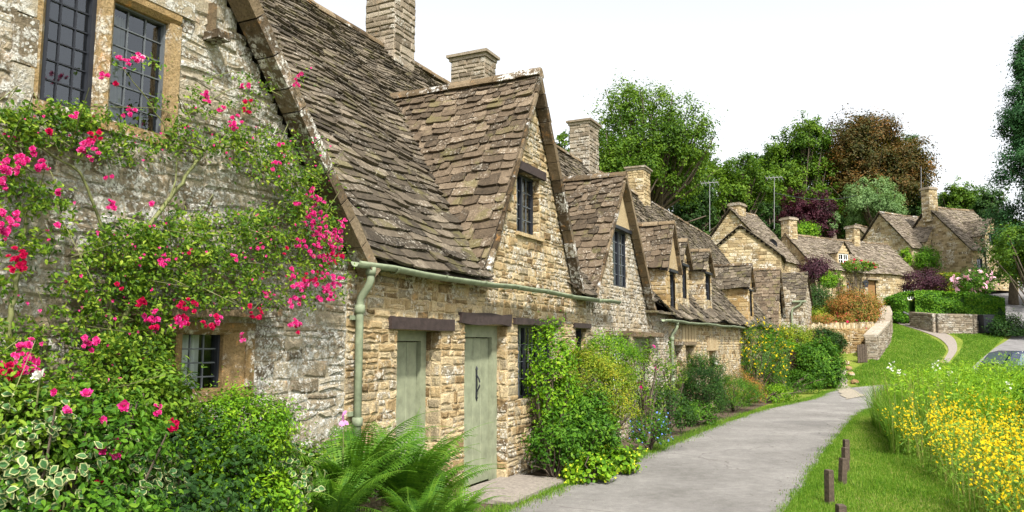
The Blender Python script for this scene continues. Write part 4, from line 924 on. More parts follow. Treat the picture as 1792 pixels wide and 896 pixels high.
for pts, r0, r1 in (([(195,700),(215,560),(240,470),(255,400),(300,345),(330,300),(355,262),(300,240)], .02, .009), ([(200,720),(190,600),(195,520),(185,430)], .016, .008), ([(15,600),(20,540),(35,470),(40,400),(60,330)], .018, .006),
  ([(355,262),(420,255),(500,300),(560,380),(580,470)], .012, .004), ([(235,470),(330,430),(430,395),(540,370)], .01, .004), ([(300,345),(330,200),(380,170),(430,145)], .006, .003), ([(300,250),(270,190),(215,120)], .006, .002), ([(480,280),(510,200),(520,140)], .005, .002),
  ([(190,430),(140,300),(60,250),(10,230)], .01, .004), ([(90,650),(60,560),(20,540)], .01, .004), ([(120,470),(170,420),(230,400)], .006, .003), ([(230,590),(300,520),(400,500),(560,500)], .009, .003), ([(215,640),(260,700),(300,760)], .012, .006), ([(150,700),(110,640),(30,590)], .008, .004)):
    cane(pts, r0, r1)
for _ in range(70):
    i = rng.integers(0, len(C)); q = C[i]; mb.tube([q, q + T3*.04 + rng.normal(0, .1, 3), q + T3*.03 + rng.normal(0, .2, 3)*[1, 1, .7]], [.004, .003, .002], 4, caps=False)
o = obj('canes', mb, M['stem'], rose, True)
bl = [(215,110,14,6),(240,103,9,3),(225,195,12,4),(182,130,10,4),(205,150,6,2),(426,151,10,3),(413,215,14,8),(434,187,12,5),(361,170,10,4),(385,190,8,3),(514,147,10,4),(522,130,6,2),(483,291,9,3),(165,235,14,5),(158,264,18,11),(132,206,8,3),(76,293,11,5),(38,282,10,5),(85,237,8,3),(60,268,9,3),(10,292,14,7),(100,341,7,2),(8,322,12,5),(15,385,20,9),(28,456,22,14),(5,400,12,6),(196,358,9,4),(191,312,6,2),(268,362,7,2),(101,390,7,2),(546,342,12,6),(522,355,10,4),(555,392,22,16),(578,428,22,16),(566,468,22,14),(590,412,12,9),(548,372,14,10),(566,412,18,14),(585,450,16,12),(552,440,14,9),(545,485,16,9),(590,490,12,8),(575,505,14,8),(515,530,10,6),(508,480,10,5),(520,508,20,11),(572,520,16,9),(527,428,12,5),(516,562,12,5),(522,578,8,3),(285,459,11,5),(210,501,7,2),(248,532,10,4),(265,552,14,7),(328,548,24,13),(368,562,14,6),(318,562,10,5),(446,543,16,8),(457,432,8,3),(330,437,6,2),(410,452,8,3),(419,592,9,3),(158,600,14,8),(40,622,20,10),(18,652,20,10),(56,640,16,8),(98,692,9,2),(152,690,7,1),(119,718,8,3),(217,710,8,1),(276,718,9,3),(183,741,8,2),(303,745,10,4),(175,788,13,1),(210,774,11,1),(203,796,8,1),(50,600,10,4),(540,500,14,8),(600,390,8,4),(560,350,10,5),(30,300,8,3),(492,250,6,2),(470,515,10,5),(270,575,8,3),(176,845,8,2),(86,885,9,2),(385,560,7,3),(500,440,6,2)]
for x, y, r, n in bl:
    fb = MB()
    for _ in range(int(n*1.6) if n > 2 else n):
        a_ = rng.random()*6.283; q = math.sqrt(rng.random())*r if n > 1 else 0; big = n == 1
        t_ = (.3 if y < 560 else .42 if y < 660 else .72) + rng.uniform(-.03, .06); c = onwall(x+q*math.cos(a_), y+q*math.sin(a_), t_)
        rosette(fb, c, (.033 if big else rng.uniform(.012, .021)))
    obj('rose_cluster', fb, L['pink'] if rng.random() < .8 else L['red'], rose)
fb = MB()
for _ in range(5): rosette(fb, onwall(240+rng.normal(0, 8), 103+rng.normal(0, 5), .2), .02)
obj('rose_cluster', fb, L['pale'], rose)['label'] = 'faded pale pink rose cluster'

fb = MB()
for _ in range(260):
    i = rng.integers(0, len(C)); q = C[i] + T3*.06 + rng.normal(0, .02, 3)
    if q[2] > 1.2: rosette(fb, q, rng.uniform(.006, .013), n=8)
obj('rosebud', fb, L['pink'], rose)['kind'] = 'stuff'
# ---- bed under the nearest wall
def P3(x, y, t): return onwall(x, y, t)
def variegate(root, c, r, n=780, sz=.05):
    P, Nn, a = blob_pts(c, np.asarray(r)*1.03, 60, max(1, n//60), .12, .9, -.6); mb = MB(); d = rng.normal(size=P.shape)
    leafset(mb, P, Nn, sz*1.15, .72, False, att=a, dirv=d); obj('leaf_margin', mb, L['cream'], root)['kind'] = 'stuff'
    mb = MB(); leafset(mb, P + unit(Nn)*.004, Nn, sz*.9, .6, False, att=a, dirv=d); obj('leaf_centre', mb, L['varieg'], root)['kind'] = 'stuff'
c = P3(408, 776, .45); shrub('box_shrub', 'rounded small-leaved bright green shrub below the nearest lower window', 'shrub', c, (.36, .36, .30), 'bright', 150, 80, .026, .1, .5, shell=.85)
c = P3(330, 850, .5); shrub('garden_shrub', 'dark leafy shrub low in the bed between the box shrub and the path edge', 'shrub', c, (.5, .5, .4), 'dark', 90, 60, .04, .14, .55)
for (x, y, t, r, lab) in ((470, 850, .5, (.24, .24, .38), 'cream-edged variegated shrub beside the fern clump'), (60, 800, .5, (.26, .26, .26), 'cream-edged variegated shrub at the far left of the bed'), (215, 850, .5, (.22, .22, .24), 'low cream-edged variegated shrub under the big single pink roses')):
    c = P3(x, y, t); shrub('variegated_shrub', lab, 'shrub', c, r, 'mid', 50, 30, .035, .1, .5, extra=lambda ro, c, r: variegate(ro, c, r), group='cream-edged variegated shrubs in the bed')
for (x, y, t, r, mt, lab) in ((140, 770, .42, (.4, .35, .28), 'mid', 'leafy green shrub mixed into the rose at lower left'), (20, 760, .42, (.3, .3, .3), 'rose', 'light green leafy shrub at the left edge of the bed'), (130, 880, .55, (.45, .4, .22), 'mid', 'low green foliage along the bottom of the bed'), (430, 885, .7, (.3, .3, .2), 'bright', 'fresh green low plant in front of the variegated shrub'),
    (262, 715, .3, (.2, .2, .22), 'rose', 'leafy growth left of the lower window'), (530, 850, .25, (.16, .15, .3), 'rose', 'thin leafy climber against the wall beside the downpipe')):
    c = P3(x, y, t); shrub('garden_shrub', lab, 'shrub', c, r, mt, 80, 42, .04, .12, .5, shell=.6)
for (x, y) in ((117, 842), (60, 870), (70, 660)):
    fb = MB(); c = P3(x, y, .62)
    for _ in range(1): rosette(fb, c, .045, n=9)
    o = thing('white_flower', c - [0, 0, .3], {117: 'large white trumpet flower, the right one of the low pair', 60: 'white flower at the very bottom left of the bed', 70: 'small white flower above the roses at the left'}[x], 'flower', 'white flowers in the bed'); obj('petals', fb, L['white'], o)
    mb = MB(); mb.tube([c - [0, 0, .3], c - [.01, 0, .15], c], [.006, .005, .004], 5); obj('stalk', mb, M['stem'], o)
c = P3(602, 727, .35); fb = MB(); floret(fb, np.array([c, c + [.0, 0, -.06]]), .06, 1, 7); o = thing('mauve_flower', c - [0, 0, .6], 'mauve daisy-like flower above the fern near the downpipe', 'flower'); obj('petals', fb, L['mauve'], o)
mb = MB(); mb.tube([c - [0, 0, .6], c], [.005, .003], 5); obj('stalk', mb, M['stem'], o)

# ---- ferns
def fern(base, label, nf=16, Lr=(.7, 1.05), group='ferns below the first green door', az0=None, tilt=1.0):
    root = thing('fern', base, label, 'fern', group)
    for f in range(nf):
        az = f/nf*6.283 + rng.uniform(-.25, .25); Lf = rng.uniform(*Lr); el = R(rng.uniform(58, 84)); n = 46
        mb = MB(); u = np.linspace(0, 1, n); e = el - u**1.3*R(rng.uniform(60, 100))*tilt; ds = Lf/n
        h = np.cumsum(np.cos(e))*ds; z = np.cumsum(np.sin(e))*ds; D = np.array([math.cos(az), math.sin(az), 0]); sd = np.array([-D[1], D[0], 0])
        P = base + D*h[:, None] + Z3*z[:, None]; mb.tube(P, np.linspace(.005, .0015, n), 4, a=(.8, .5, .5), caps=False)
        tg = unit(np.gradient(P, axis=0)); ln = Lf*.16*np.sin(np.clip(u*1.05+.08, 0, 1)*math.pi)**.75*(1-.35*u)
        for sgn in (-1, 1):
            i = np.arange(4, n-1); fr = np.zeros(n-5)
            b = P[i] + (P[np.minimum(i+1, n-1)]-P[i])*fr[:, None]; l = ln[i][:, None]
            nn = unit(np.cross(tg[i], sd*sgn)*sgn); nn = nn*np.sign(nn[:, 2:3]+1e-6); dd = unit(sd*sgn + tg[i]*.45 - Z3*.22 + rng.normal(0, .05, (len(i), 3)))
            # each pinna is a toothed blade: two strips of lobes
            m_ = 8; V = []
            wd = tg[i]
            for k in range(m_+1):
                q = k/m_; ww = l*.1*(1-q)**.7 + .001
                V.append(b + dd*l*q - Z3*l*.25*q*q + wd*ww*(1.15 if k % 2 else .35)); V.append(b + dd*l*q - Z3*l*.25*q*q - wd*ww*(1.15 if k % 2 else .35))
            V = np.stack(V, 1); w_ = V.shape[1]; bs = np.arange(len(i))[:, None]*w_
            F = np.concatenate([bs + [2*k, 2*k+1, 2*k+3, 2*k+2] for k in range(m_)]); a = np.tile(rng.random((len(i), 3))*[.5, 1, 1] + [.5*rng.random(), 0, 0], (m_, 1)); mb.add(V.reshape(-1, 3), F, a)
        obj('frond', mb, L['fern'], root)
for s_, t_, z_, nf, Lr, lab in ((-2.35, .45, .3, 17, (1.0, 1.35), 'tall fern in front of the downpipe'), (-1.75, .55, .15, 18, (1.05, 1.45), 'large arching fern in the middle of the fern clump'), (-1.2, .45, .05, 15, (.8, 1.05), 'fern standing in front of the first green door'), (-2.9, .7, .3, 14, (.8, 1.0), 'low fern at the left of the fern clump'), (-2.1, .95, .0, 15, (.8, 1.05), 'low fern in front at the lane edge'), (-1.35, .85, 0, 12, (.65, .85), 'small fern reaching towards the doorstep'), (-3.3, .5, .35, 12, (.7, .95), 'fern at the foot of the nearest wall')):
    fern(W(s_-.8, t_, z_+.06), lab, int(nf*1.4), (Lr[0]*.85, Lr[1]*.93))

# ---- shrubs along the wall (s, t, z centre, radii)
def sh(name, lab, s_, t_, z_, r, mat, cat='shrub', **k): return shrub(name, lab, cat, W(s_, t_, z_), r, mat, **k)
sh('climbing_plant', 'loose climbing shrub under the third dark lintel, right of the sage door', 1.35, .3, 1.25, (.3, .35, .75), 'bright', 'climbing plant', ncl=110, per=34, lsz=.05, csz=.14)
sh('golden_shrub', 'golden-tipped dense shrub against the wall past the doors', 2.6, .45, .95, (.62, .62, .66), 'gold', ncl=230, per=70, lsz=.032, csz=.13, shell=.8)
sh('garden_shrub', 'dark green leafy shrub at the foot of the golden shrub', 1.75, .55, .55, (.5, .5, .55), 'mid', ncl=140, per=50, lsz=.06, csz=.15, asp=.42)
sh('garden_shrub', 'round bright green bush below the small fourth lintel', 3.6, .35, 1.45, (.55, .5, .4), 'bright', ncl=130, per=55, lsz=.032, csz=.13)
sh('garden_shrub', 'light green leafy bush left of the golden shrub at the doorway', .95, .5, .45, (.3, .3, .4), 'mid', ncl=60, per=40, lsz=.05, csz=.13)
sh('ladys_mantle', 'lime-yellow frothy plant on the verge near the doorstep', 1.0, .95, .12, (.3, .25, .18), 'bright', 'plant', ncl=40, per=26, lsz=.06, csz=.1, asp=.85, flowers=('lime', 240, .018, 1))
sh('ladys_mantle', 'second lime-yellow plant on the verge under the golden shrub', 1.75, 1.0, .14, (.32, .25, .2), 'bright', 'plant', ncl=40, per=26, lsz=.06, csz=.1, asp=.85, flowers=('lime', 260, .018, 1))
sh('blue_flower_clump', 'clump of small blue flowers beyond the golden shrub', 4.1, .85, .3, (.35, .3, .3), 'mid', 'plant', ncl=50, per=30, lsz=.04, csz=.1, flowers=('bluef', 70, .02, 1))
sh('climbing_rose', 'slender rose bush with sparse leaves by the third cottage white window', 5.6, .35, .95, (.32, .3, .9), 'rose', 'rose bush', ncl=60, per=24, lsz=.05, csz=.13, shell=.3, flowers=('pink', 5, .05, 1))
sh('garden_shrub', 'grey-green bushy plant under the third cottage door', 6.6, .45, .45, (.5, .4, .5), 'dark', ncl=90, per=36, lsz=.045, csz=.14)
sh('climbing_rose', 'thin climbing rose between the third cottage door and the second downpipe', 7.6, .3, .9, (.28, .28, .85), 'rose', 'rose bush', ncl=44, per=22, lsz=.05, csz=.13, shell=.3)
sh('garden_shrub', 'low green plants at the foot of the second downpipe', 8.3, .6, .2, (.6, .35, .25), 'mid', ncl=70, per=32, lsz=.05, csz=.12)
sh('yew_bush', 'tall dark green bush just beyond the second downpipe', 9.9, .5, .7, (.5, .5, .75), 'dark', ncl=220, per=60, lsz=.035, csz=.15, shell=.8)
sh('clipped_bush', 'clipped dome-shaped green bush beyond the dark bush', 12.2, .75, .45, (.62, .62, .42), 'mid', ncl=240, per=60, lsz=.025, csz=.1, shell=.93)
sh('white_rose', 'pale green bush with white blooms against the wall above the clipped dome', 10.9, .25, 1.0, (.5, .25, .5), 'mid', 'rose bush', ncl=70, per=30, lsz=.04, csz=.12, flowers=('white', 14, .05, 1))
sh('garden_shrub', 'reddish low bush beyond the clipped dome', 14.0, .6, .42, (.7, .5, .5), 'rust', ncl=110, per=40, lsz=.04, csz=.15, shell=.6)
sh('garden_shrub', 'low light green plants beside the lane past the reddish bush', 15.6, 1.0, .22, (1.0, .5, .3), 'bright', ncl=110, per=34, lsz=.05, csz=.14)
sh('yellow_climber', 'tall climber covered in small yellow flowers reaching the eaves', 18.3, .45, 1.3, (1.05, .45, 1.1), 'mid', 'climbing plant', ncl=260, per=50, lsz=.045, csz=.2, shell=.6, flowers=('yellow', 420, .045, 1))
sh('garden_shrub', 'feathery pale green bush hanging below the yellow climber', 20.4, .6, 1.0, (.7, .5, .9), 'silver', ncl=120, per=40, lsz=.045, csz=.18, shell=.5)
sh('garden_shrub', 'dark maroon flowering shrub between the yellow climber and the green vine', 21.9, .75, 1.0, (.5, .4, .6), 'maroon', ncl=70, per=36, lsz=.05, csz=.16)
sh('vine', 'broad-leaved bright green vine on the last part of the row', 23.4, .5, 1.05, (1.0, .42, .95), 'bright', 'climbing plant', ncl=240, per=34, lsz=.09, csz=.22, asp=.75)
sh('garden_shrub', 'low mixed shrub below the green vine', 20.0, 1.15, .35, (1.3, .55, .45), 'mid', ncl=130, per=36, lsz=.05, csz=.18)
sh('garden_shrub', 'low leafy shrub below the end cottage', 24.5, 1.6, .35, (1.4, .55, .45), 'mid', ncl=130, per=36, lsz=.055, csz=.18, flowers=('mauve', 30, .05, 1))
c = gnd(1437, 682); shrub('laurel_bush', 'large dark glossy bush beyond the end cottage beside the gravel path', 'shrub', c + [.2, .8, .7], (.78, .85, 1.0), 'mid', 330, 46, .09, .25, .55)
c = gnd(1460, 650); shrub('golden_shrub', 'golden-yellow shrub above the glossy bush at the garden wall', 'shrub', c + [-1.2, 1.4, 1.2], (.8, .8, .8), 'gold', 160, 40, .08, .24)
c = gnd(1480, 628); shrub('ivy_mass', 'dark ivy growing over the low garden wall beside the wooden gate', 'ivy', c + [-.8, .6, .7], (1.1, .5, .7), 'dark', 180, 40, .08, .18)

# ---- garden walls, gate, hedge
def freewall(name, label, pts, h, th, mat='stone_far', cop=True, grp=None):
    """dry-stone wall following points on the ground; h: heights at the points"""
    pts = [np.asarray(p, float)[:2] for p in pts]; root = thing(name, (*pts[0], float(gz(*pts[0]))), label, 'wall', grp); mb = MB(); m2 = MB()
    h = np.broadcast_to(np.asarray(h, float), (len(pts),))
    for a, b, h0, h1 in zip(pts[:-1], pts[1:], h[:-1], h[1:]):
        d = b-a; Ln = np.linalg.norm(d); d /= Ln; n_ = np.array([d[1], -d[0], 0]); z0, z1 = float(gz(*a)), float(gz(*b))
        for sg in (1, -1): stones(mb, lambda x, z, sg=sg: np.array([a[0]+d[0]*x, a[1]+d[1]*x, z]) + n_*sg*th/2, n_*sg, [(0, z0-.6), (Ln, z1-.6), (Ln, z1+h1), (0, z0+h0)], rh=(.07, .14), sl=(.12, .38), jit=.015, proud=.03)
        for xx, zz_, hh_, sg in ((0, z0, h0, -1), (Ln, z1, h1, 1)): stones(mb, lambda x, z, xx=xx: np.array([a[0]+d[0]*xx, a[1]+d[1]*xx, z]) + n_*x, np.array([*d*sg, 0]), [(-th/2, zz_-.5), (th/2, zz_-.5), (th/2, zz_+hh_), (-th/2, zz_+hh_)], rh=(.07, .14), sl=(.12, .38), proud=.02)
        if cop:
            x = 0
            while x < Ln:
                w_ = rng.uniform(.06, .12); hh = rng.uniform(.09, .15); zz = z0+h0+(z1+h1-z0-h0)*x/Ln
                m2.box([a[0]+d[0]*(x+w_/2), a[1]+d[1]*(x+w_/2), zz+hh-.03], np.array([*d, .0])*w_*.46, n_*th*.55, Z3*hh + np.array([*d, 0])*rng.uniform(-.02, .02)); x += w_
        else: m2.box([*(a+d*Ln/2), (z0+z1+h0+h1)/2+.04], np.array([*d*Ln/2, (z1+h1-z0-h0)/2]), n_*th*.6, Z3*.05)
    obj('stonework', mb, M[mat], root)['kind'] = 'stuff' if False else 'thing'; obj('coping', m2, M['chimney' if not cop else 'stone_far'], root); return root
g1 = gnd(1530, 622)
wz = [at(1408, 578, 36.3), at(1480, 578, 37), at(1522, 576, 38)]
freewall('garden_wall', 'retaining garden wall with upright coping stones below the orange shrub', [p[:2] for p in wz], [p[2]-float(gz(p[0], p[1]))+.1 for p in wz], .4, 'stone_yellow')
freewall('garden_wall', 'pale-topped garden wall climbing beside the lawn to the cream cottage gate', [gnd(1526, 630)[:2], gnd(1548, 600)[:2], gnd(1553, 580)[:2], gnd(1548, 562)[:2]], [1.05, 1.0, .95, .85], .5, 'chimney', False)
wy = [gnd(1598, 572)[:2], gnd(1640, 583)[:2], gnd(1700, 584)[:2], gnd(1728, 578)[:2]]
freewall('garden_wall', 'curved dry-stone retaining wall beneath the long green hedge', wy, [.75, .95, .95, .7], .4, 'chimney', False)
gp0 = gnd(1512, 636); gt = thing('wooden_gate', gp0, 'small weathered wooden gate in the garden wall by the lawn', 'gate')
for i in range(4): mb = MB(); mb.box(gp0 + [-.22+.11*i, .0, .42+.03*math.sin(i)], (.048, 0, 0), (0, .015, 0), (0, 0, .4)); obj('board', mb, M['post'], gt)
mb = MB(); mb.box(gp0 + [-.05, .03, .2], (.22, 0, 0), (0, .015, 0), (0, 0, .04)); mb.box(gp0 + [-.05, .03, .65], (.22, 0, 0), (0, .015, 0), (0, 0, .04)); obj('crossbar', mb, M['post'], gt)['kind'] = 'stuff'
g2 = gnd(1556, 553); gt = thing('garden_gate', g2, 'slim yellow-green metal gate at the end of the garden wall by the cream cottage', 'gate')
for i in range(5): mb = MB(); mb.bar(g2 + [-.35+.2*i, .3, 0], g2 + [-.35+.2*i, .3, 1.3], .04, .04); obj('gate_bar', mb, M['sage'], gt)
mb = MB(); mb.bar(g2 + [-.4, .3, 1.2], g2 + [.5, .3, 1.2], .05, .05, up=(0, 1, 0)); obj('top_rail', mb, M['sage'], gt)
ra, rb = at(1596, 553, 44), at(1581, 546, 44.5); hr = thing('handrail', (ra[0], ra[1], float(gz(ra[0], ra[1]))), 'thin grey handrail at the left end of the dry-stone wall', 'handrail')
mb = MB(); mb.bar((ra[0], ra[1], float(gz(ra[0], ra[1]))), ra, .07, .07); obj('post', mb, M['metal'], hr); mb = MB(); mb.bar(ra, rb, .06, .06); obj('rail', mb, M['metal'], hr)
def hedge(name, label, pts, zt, th, mat, n=9000, lsz=.1, zb=None, cat='hedge'):
    pts = [np.asarray(p, float) for p in pts]; root = thing(name, (pts[0][0], pts[0][1], float(gz(pts[0][0], pts[0][1]))), label, cat); P, Nn = [], []
    seg = [np.linalg.norm(b[:2]-a[:2]) for a, b in zip(pts[:-1], pts[1:])]; tot = sum(seg)
    for a, b, l, (za, zc) in zip(pts[:-1], pts[1:], seg, zip(zt[:-1], zt[1:])):
        m_ = int(n*l/tot); u = rng.random(m_); p = a[:2] + (b-a)[:2]*u[:, None]; d = unit((b-a)[:2]); nn = np.array([d[1], -d[0]])
        if nn[1] > 0: nn = -nn
        zg = gz(p[:, 0], p[:, 1]) if zb is None else np.full(m_, zb); ztp = za + (zc-za)*u + .05*np.sin(u*l*2.1)
        k = rng.random(m_); top = k < .35; f = ~top; fl = .14*np.sin(u*l*2.1) + .09*np.sin(u*l*5.3 + 3)
        z = np.where(top, ztp + rng.normal(0, .05, m_), zg + (ztp-zg)*rng.random(m_)); off = np.where(top, rng.uniform(-th/2, th/2, m_), th/2 + fl + .08*np.sin(z*6+u*l*2) + rng.normal(0, .05, m_))
        off = np.where(~top & (rng.random(m_) < .12), -off, off)
        P.append(np.column_stack([p + nn*off[:, None], z])); Nn.append(np.where(top[:, None], [[0, 0, 1.]], np.array([[*nn, .5]])) + rng.normal(0, .4, (m_, 3)))
    P = np.concatenate(P); Nn = np.concatenate(Nn); mb = MB(); leafset(mb, P, Nn, lsz*rng.uniform(.7, 1.3, len(P)), .6, True); obj('foliage', mb, L[mat], root)
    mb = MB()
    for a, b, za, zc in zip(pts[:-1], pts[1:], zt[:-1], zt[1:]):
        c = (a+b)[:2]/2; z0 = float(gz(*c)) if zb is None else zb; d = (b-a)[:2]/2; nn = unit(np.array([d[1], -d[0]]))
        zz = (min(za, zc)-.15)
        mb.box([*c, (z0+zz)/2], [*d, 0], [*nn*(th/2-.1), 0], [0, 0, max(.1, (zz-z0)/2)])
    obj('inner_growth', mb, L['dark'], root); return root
ha = [at(1560, 560, 46), at(1600, 548, 45), at(1690, 548, 44), at(1760, 560, 43)]
hedge('clipped_hedge', 'long clipped bright green hedge above the dry-stone retaining wall', ha, [at(1560, 524, 46)[2], at(1600, 513, 45)[2], at(1690, 515, 44)[2], at(1765, 524, 43)[2]], 1.7, 'hedge', 22000, .11)
hb = [at(1636, 505, 52), at(1680, 505, 51)]; hedge('clipped_hedge', 'small yellow-green hedge behind the long hedge, below the upper houses', hb, [at(1636, 482, 52)[2]]*2, 1.0, 'gold', 2500, .12)
def far(name, lab, x, y0, y1, D, rx, mat, cat='shrub', ncl=150, per=40, lsz=.1, fl=None, ry=None, shell=.7, low=-.7, asp=.55, csz=None):
    """a bush whose top is at pixel row y1 and foot at y0, at distance D"""
    a, b = at(x, y0, D), at(x, y1, D); h = (b[2]-a[2])/2; rr = rx*D/FPX
    return shrub(name, lab, cat, (a[0], D, a[2]+h), (rr, ry or rr, h), mat, ncl, per, lsz, csz or min(rr, h)*.42, asp, fl, shell=shell, low=low, simple=True)
far('orange_shrub', 'orange-tipped rounded shrub in front of the cream cottage', 1494, 572, 512, 40, 42, 'rust', ncl=260, per=50, lsz=.09)
far('purple_shrub', 'dark purple bush against the left of the cream cottage', 1428, 505, 452, 46, 28, 'purple', ncl=150, lsz=.11)
far('purple_shrub', 'dark purple bush at the right end of the cream cottage', 1616, 515, 474, 49, 33, 'purple', ncl=150, lsz=.11)
far('clipped_bush', 'grey-green domed bush beside the end cottage roof', 1432, 560, 500, 41, 28, 'treed', ncl=200, lsz=.08)
far('garden_shrub', 'bright green shrub between the purple bush and the brown door', 1450, 505, 478, 45, 13, 'bright', ncl=50)
far('climbing_rose', 'red-flowered rose trained above the brown door of the cream cottage', 1500, 476, 456, 50.5, 32, 'rose', 'climbing rose', ncl=110, per=30, lsz=.1, ry=.5, fl=('red', 40, .1, 1))
far('climbing_rose', 'thin stemmed climber on the wall left of the brown door', 1470, 520, 470, 50.0, 9, 'rose', 'climbing rose', ncl=30, per=20, ry=.3)
far('ivy_mass', 'bright green ivy climbing diagonally on the upper left house', 1625, 480, 436, 57.0, 20, 'hedge', 'ivy', ncl=90, lsz=.14, ry=.5)
far('ivy_mass', 'light green ivy on the left corner of the upper left house', 1585, 470, 436, 56, 9, 'bright', 'ivy', ncl=40, lsz=.14, ry=.5)
far('pink_shrub', 'pink-flowered shrub behind the long hedge on the right', 1705, 515, 474, 47, 30, 'mid', ncl=130, fl=('pale', 60, .2, 1), lsz=.1)
far('garden_shrub', 'mixed reddish flower border on top of the retaining wall', 1450, 580, 552, 38.2, 48, 'rust', 'plant', ncl=120, lsz=.08, ry=.8, fl=('red', 50, .07, 1))
far('garden_shrub', 'light green bushy border on top of the wall beside the end cottage', 1425, 578, 540, 39.2, 26, 'gold', 'plant', ncl=80, lsz=.08)
far('garden_shrub', 'dark shrub beside the black bin at the lane corner', 1765, 610, 555, 41, 32, 'dark', ncl=160, lsz=.1)
bn = at(1726, 583, 41.5); r_ = thing('wheelie_bin', (bn[0], bn[1], float(gz(bn[0], bn[1]))), 'black wheeled bin in the shade at the right end of the dry-stone wall', 'bin'); z0 = float(gz(bn[0], bn[1]))
mb = MB(); b_ = np.array([bn[0], bn[1], z0]); mb.add([b_ + [sx*w_, sy*w_*1.1, z] for z, w_ in ((.08, .24), (1.0, .29)) for sx, sy in ((-1, -1), (1, -1), (1, 1), (-1, 1))], [(0, 3, 2, 1), (4, 5, 6, 7), (0, 1, 5, 4), (1, 2, 6, 5), (2, 3, 7, 6), (3, 0, 4, 7)]); obj('bin_body', mb, M['black'], r_)
mb = MB(); mb.box(b_ + [0, 0, 1.03], (.31, 0, 0), (0, .34, .02), (0, 0, .025)); obj('lid', mb, M['black'], r_)
for sx in (-.22, .22): mb = MB(); mb.tube([b_ + [sx-.03, .26, .1], b_ + [sx+.03, .26, .1]], .1, 12); obj('wheel', mb, M['black'], r_)

# ================================================================ trees
def tree(name, lab, x, ytop, ybot, D, rx, mat, zbase=None, n=14, ncl=26, per=34, lsz=.2, csz=None, trunk=.28, group='trees behind the village', conifer=False, sub=.42, low=-.7, asp=.55, cat='tree', seed=None):
    top, bot = at(x, ytop, D), at(x, ybot, D); g = float(gz(top[0], D)) if zbase is None else zbase; root = thing(name, (top[0], D, g), lab, cat, group)
    H = top[2]-bot[2]; rw = rx*D/FPX; cz = (top[2]+bot[2])/2; c = np.array([top[0], D, cz]); PP, NN, AA, tips = [], [], [], []
    k = 0; n = int(n*(1.2 if conifer else 1.5)); per = int(per*1.25)
    while k < n:
        if conifer:
            u = (k+.5)/n; d = sph(1)[0]; rr = rw*(1.05-u)*rng.uniform(.5, .85); q = c + np.array([d[0]*rr, d[1]*rr, (u-.5)*H*.95]); r_ = np.array([rw*(1.1-u)*.55+.25]*2 + [H/n*1.4])
        else:
            d = sph(1)[0]
            if d[2] < -.75: continue
            rr = rng.uniform(.5, .8) if k > 2 else .25; q = c + d*np.array([rw, rw, H/2])*rr; s_ = sub*rng.uniform(.75, 1.25); r_ = np.array([rw*s_, rw*s_, min(H/2, rw*1.3)*s_*.85])
        P, Nn, a = blob_pts(q, r_, ncl, per, csz or rw*.13, .62, low); a[:, 0] = np.clip(a[:, 0] + rng.uniform(-.12, .12), 0, 1); PP.append(P); NN.append(Nn); AA.append(a); tips.append(q); k += 1
        tips += [P[i] for i in rng.integers(0, len(P), 2)]
    P = np.concatenate(PP); kk = P[:, 2] > gz(P[:, 0], P[:, 1]) + .05; mb = MB(); leafset(mb, P[kk], np.concatenate(NN)[kk], lsz*rng.uniform(.65, 1.3, kk.sum()), asp, True, att=np.concatenate(AA)[kk]); obj('crown', mb, L[mat], root)
    mb = MB(); base = np.array([c[0], c[1], g-.2]); fork = np.array([c[0]+rng.normal(0, .2), c[1], max(g+.8, bot[2]+H*.12)]); tk = max(trunk, .04*rw)
    if conifer: mb.tube([base, c, [c[0], c[1], top[2]-.3]], [tk, tk*.6, .04], 8)
    else: mb.tube([base, (base*.5+fork*.5)+rng.normal(0, .06, 3), fork], [tk*1.25, tk, tk*.8], 8)
    for q in tips:
        s0 = np.array([c[0], c[1], q[2]-.2]) if conifer else fork; mid = s0*.45+q*.55 + np.array([0, 0, -.06*H*rng.random()]) + rng.normal(0, .05*rw, 3)
        mb.tube([s0, mid, q], [tk*.42, tk*.22, .03], 5, caps=False)
    obj('trunk', mb, M['bark'], root, True); return root
tree('ash_tree', 'tall airy green tree rising above the middle of the row of cottages', 1132, 130, 420, 50, 114, 'tree', n=30, ncl=26, per=30, lsz=.18, sub=.34, trunk=.3, csz=.5)
tree('ash_tree', 'low green tree top in front of the tall airy tree, right of the third chimney', 1085, 228, 430, 47, 72, 'tree', n=16, ncl=24, per=36, lsz=.18)
tree('ash_tree', 'small green tree top just left of the third chimney', 978, 212, 330, 44, 34, 'tree', n=7, ncl=18, per=30, lsz=.15)
tree('broadleaf_tree', 'mid green spreading tree between the tall airy tree and the copper beech', 1290, 262, 440, 62, 68, 'tree', n=16, ncl=22, per=32, lsz=.22, sub=.36)
tree('broadleaf_tree', 'dark green tree low behind the fourth chimney and the ridge', 1200, 300, 440, 56, 62, 'treed', n=14, ncl=22, per=34, lsz=.2)
tree('horse_chestnut', 'rounded dark green tree touching the copper beech on its left', 1398, 206, 430, 76, 62, 'tree', n=20, ncl=24, per=38, lsz=.26, sub=.45)
tree('copper_beech', 'broad copper-brown beech crown, the largest tree on the skyline', 1512, 203, 410, 78, 94, 'copper', n=30, ncl=30, per=48, lsz=.25, sub=.42)
tree('weeping_tree', 'feathery drooping green tree at the right edge of the copper beech', 1574, 212, 360, 82, 34, 'treed', n=10, ncl=16, per=26, lsz=.22, sub=.36)
tree('maroon_tree', 'dark maroon-leaved small tree above the cream cottage roof', 1408, 326, 430, 62, 46, 'maroon', n=10, ncl=24, per=40, lsz=.18, sub=.5)
tree('young_tree', 'small light green tree beside the maroon tree', 1457, 356, 415, 61, 17, 'silver', n=5, ncl=18, per=32, lsz=.14, sub=.6)
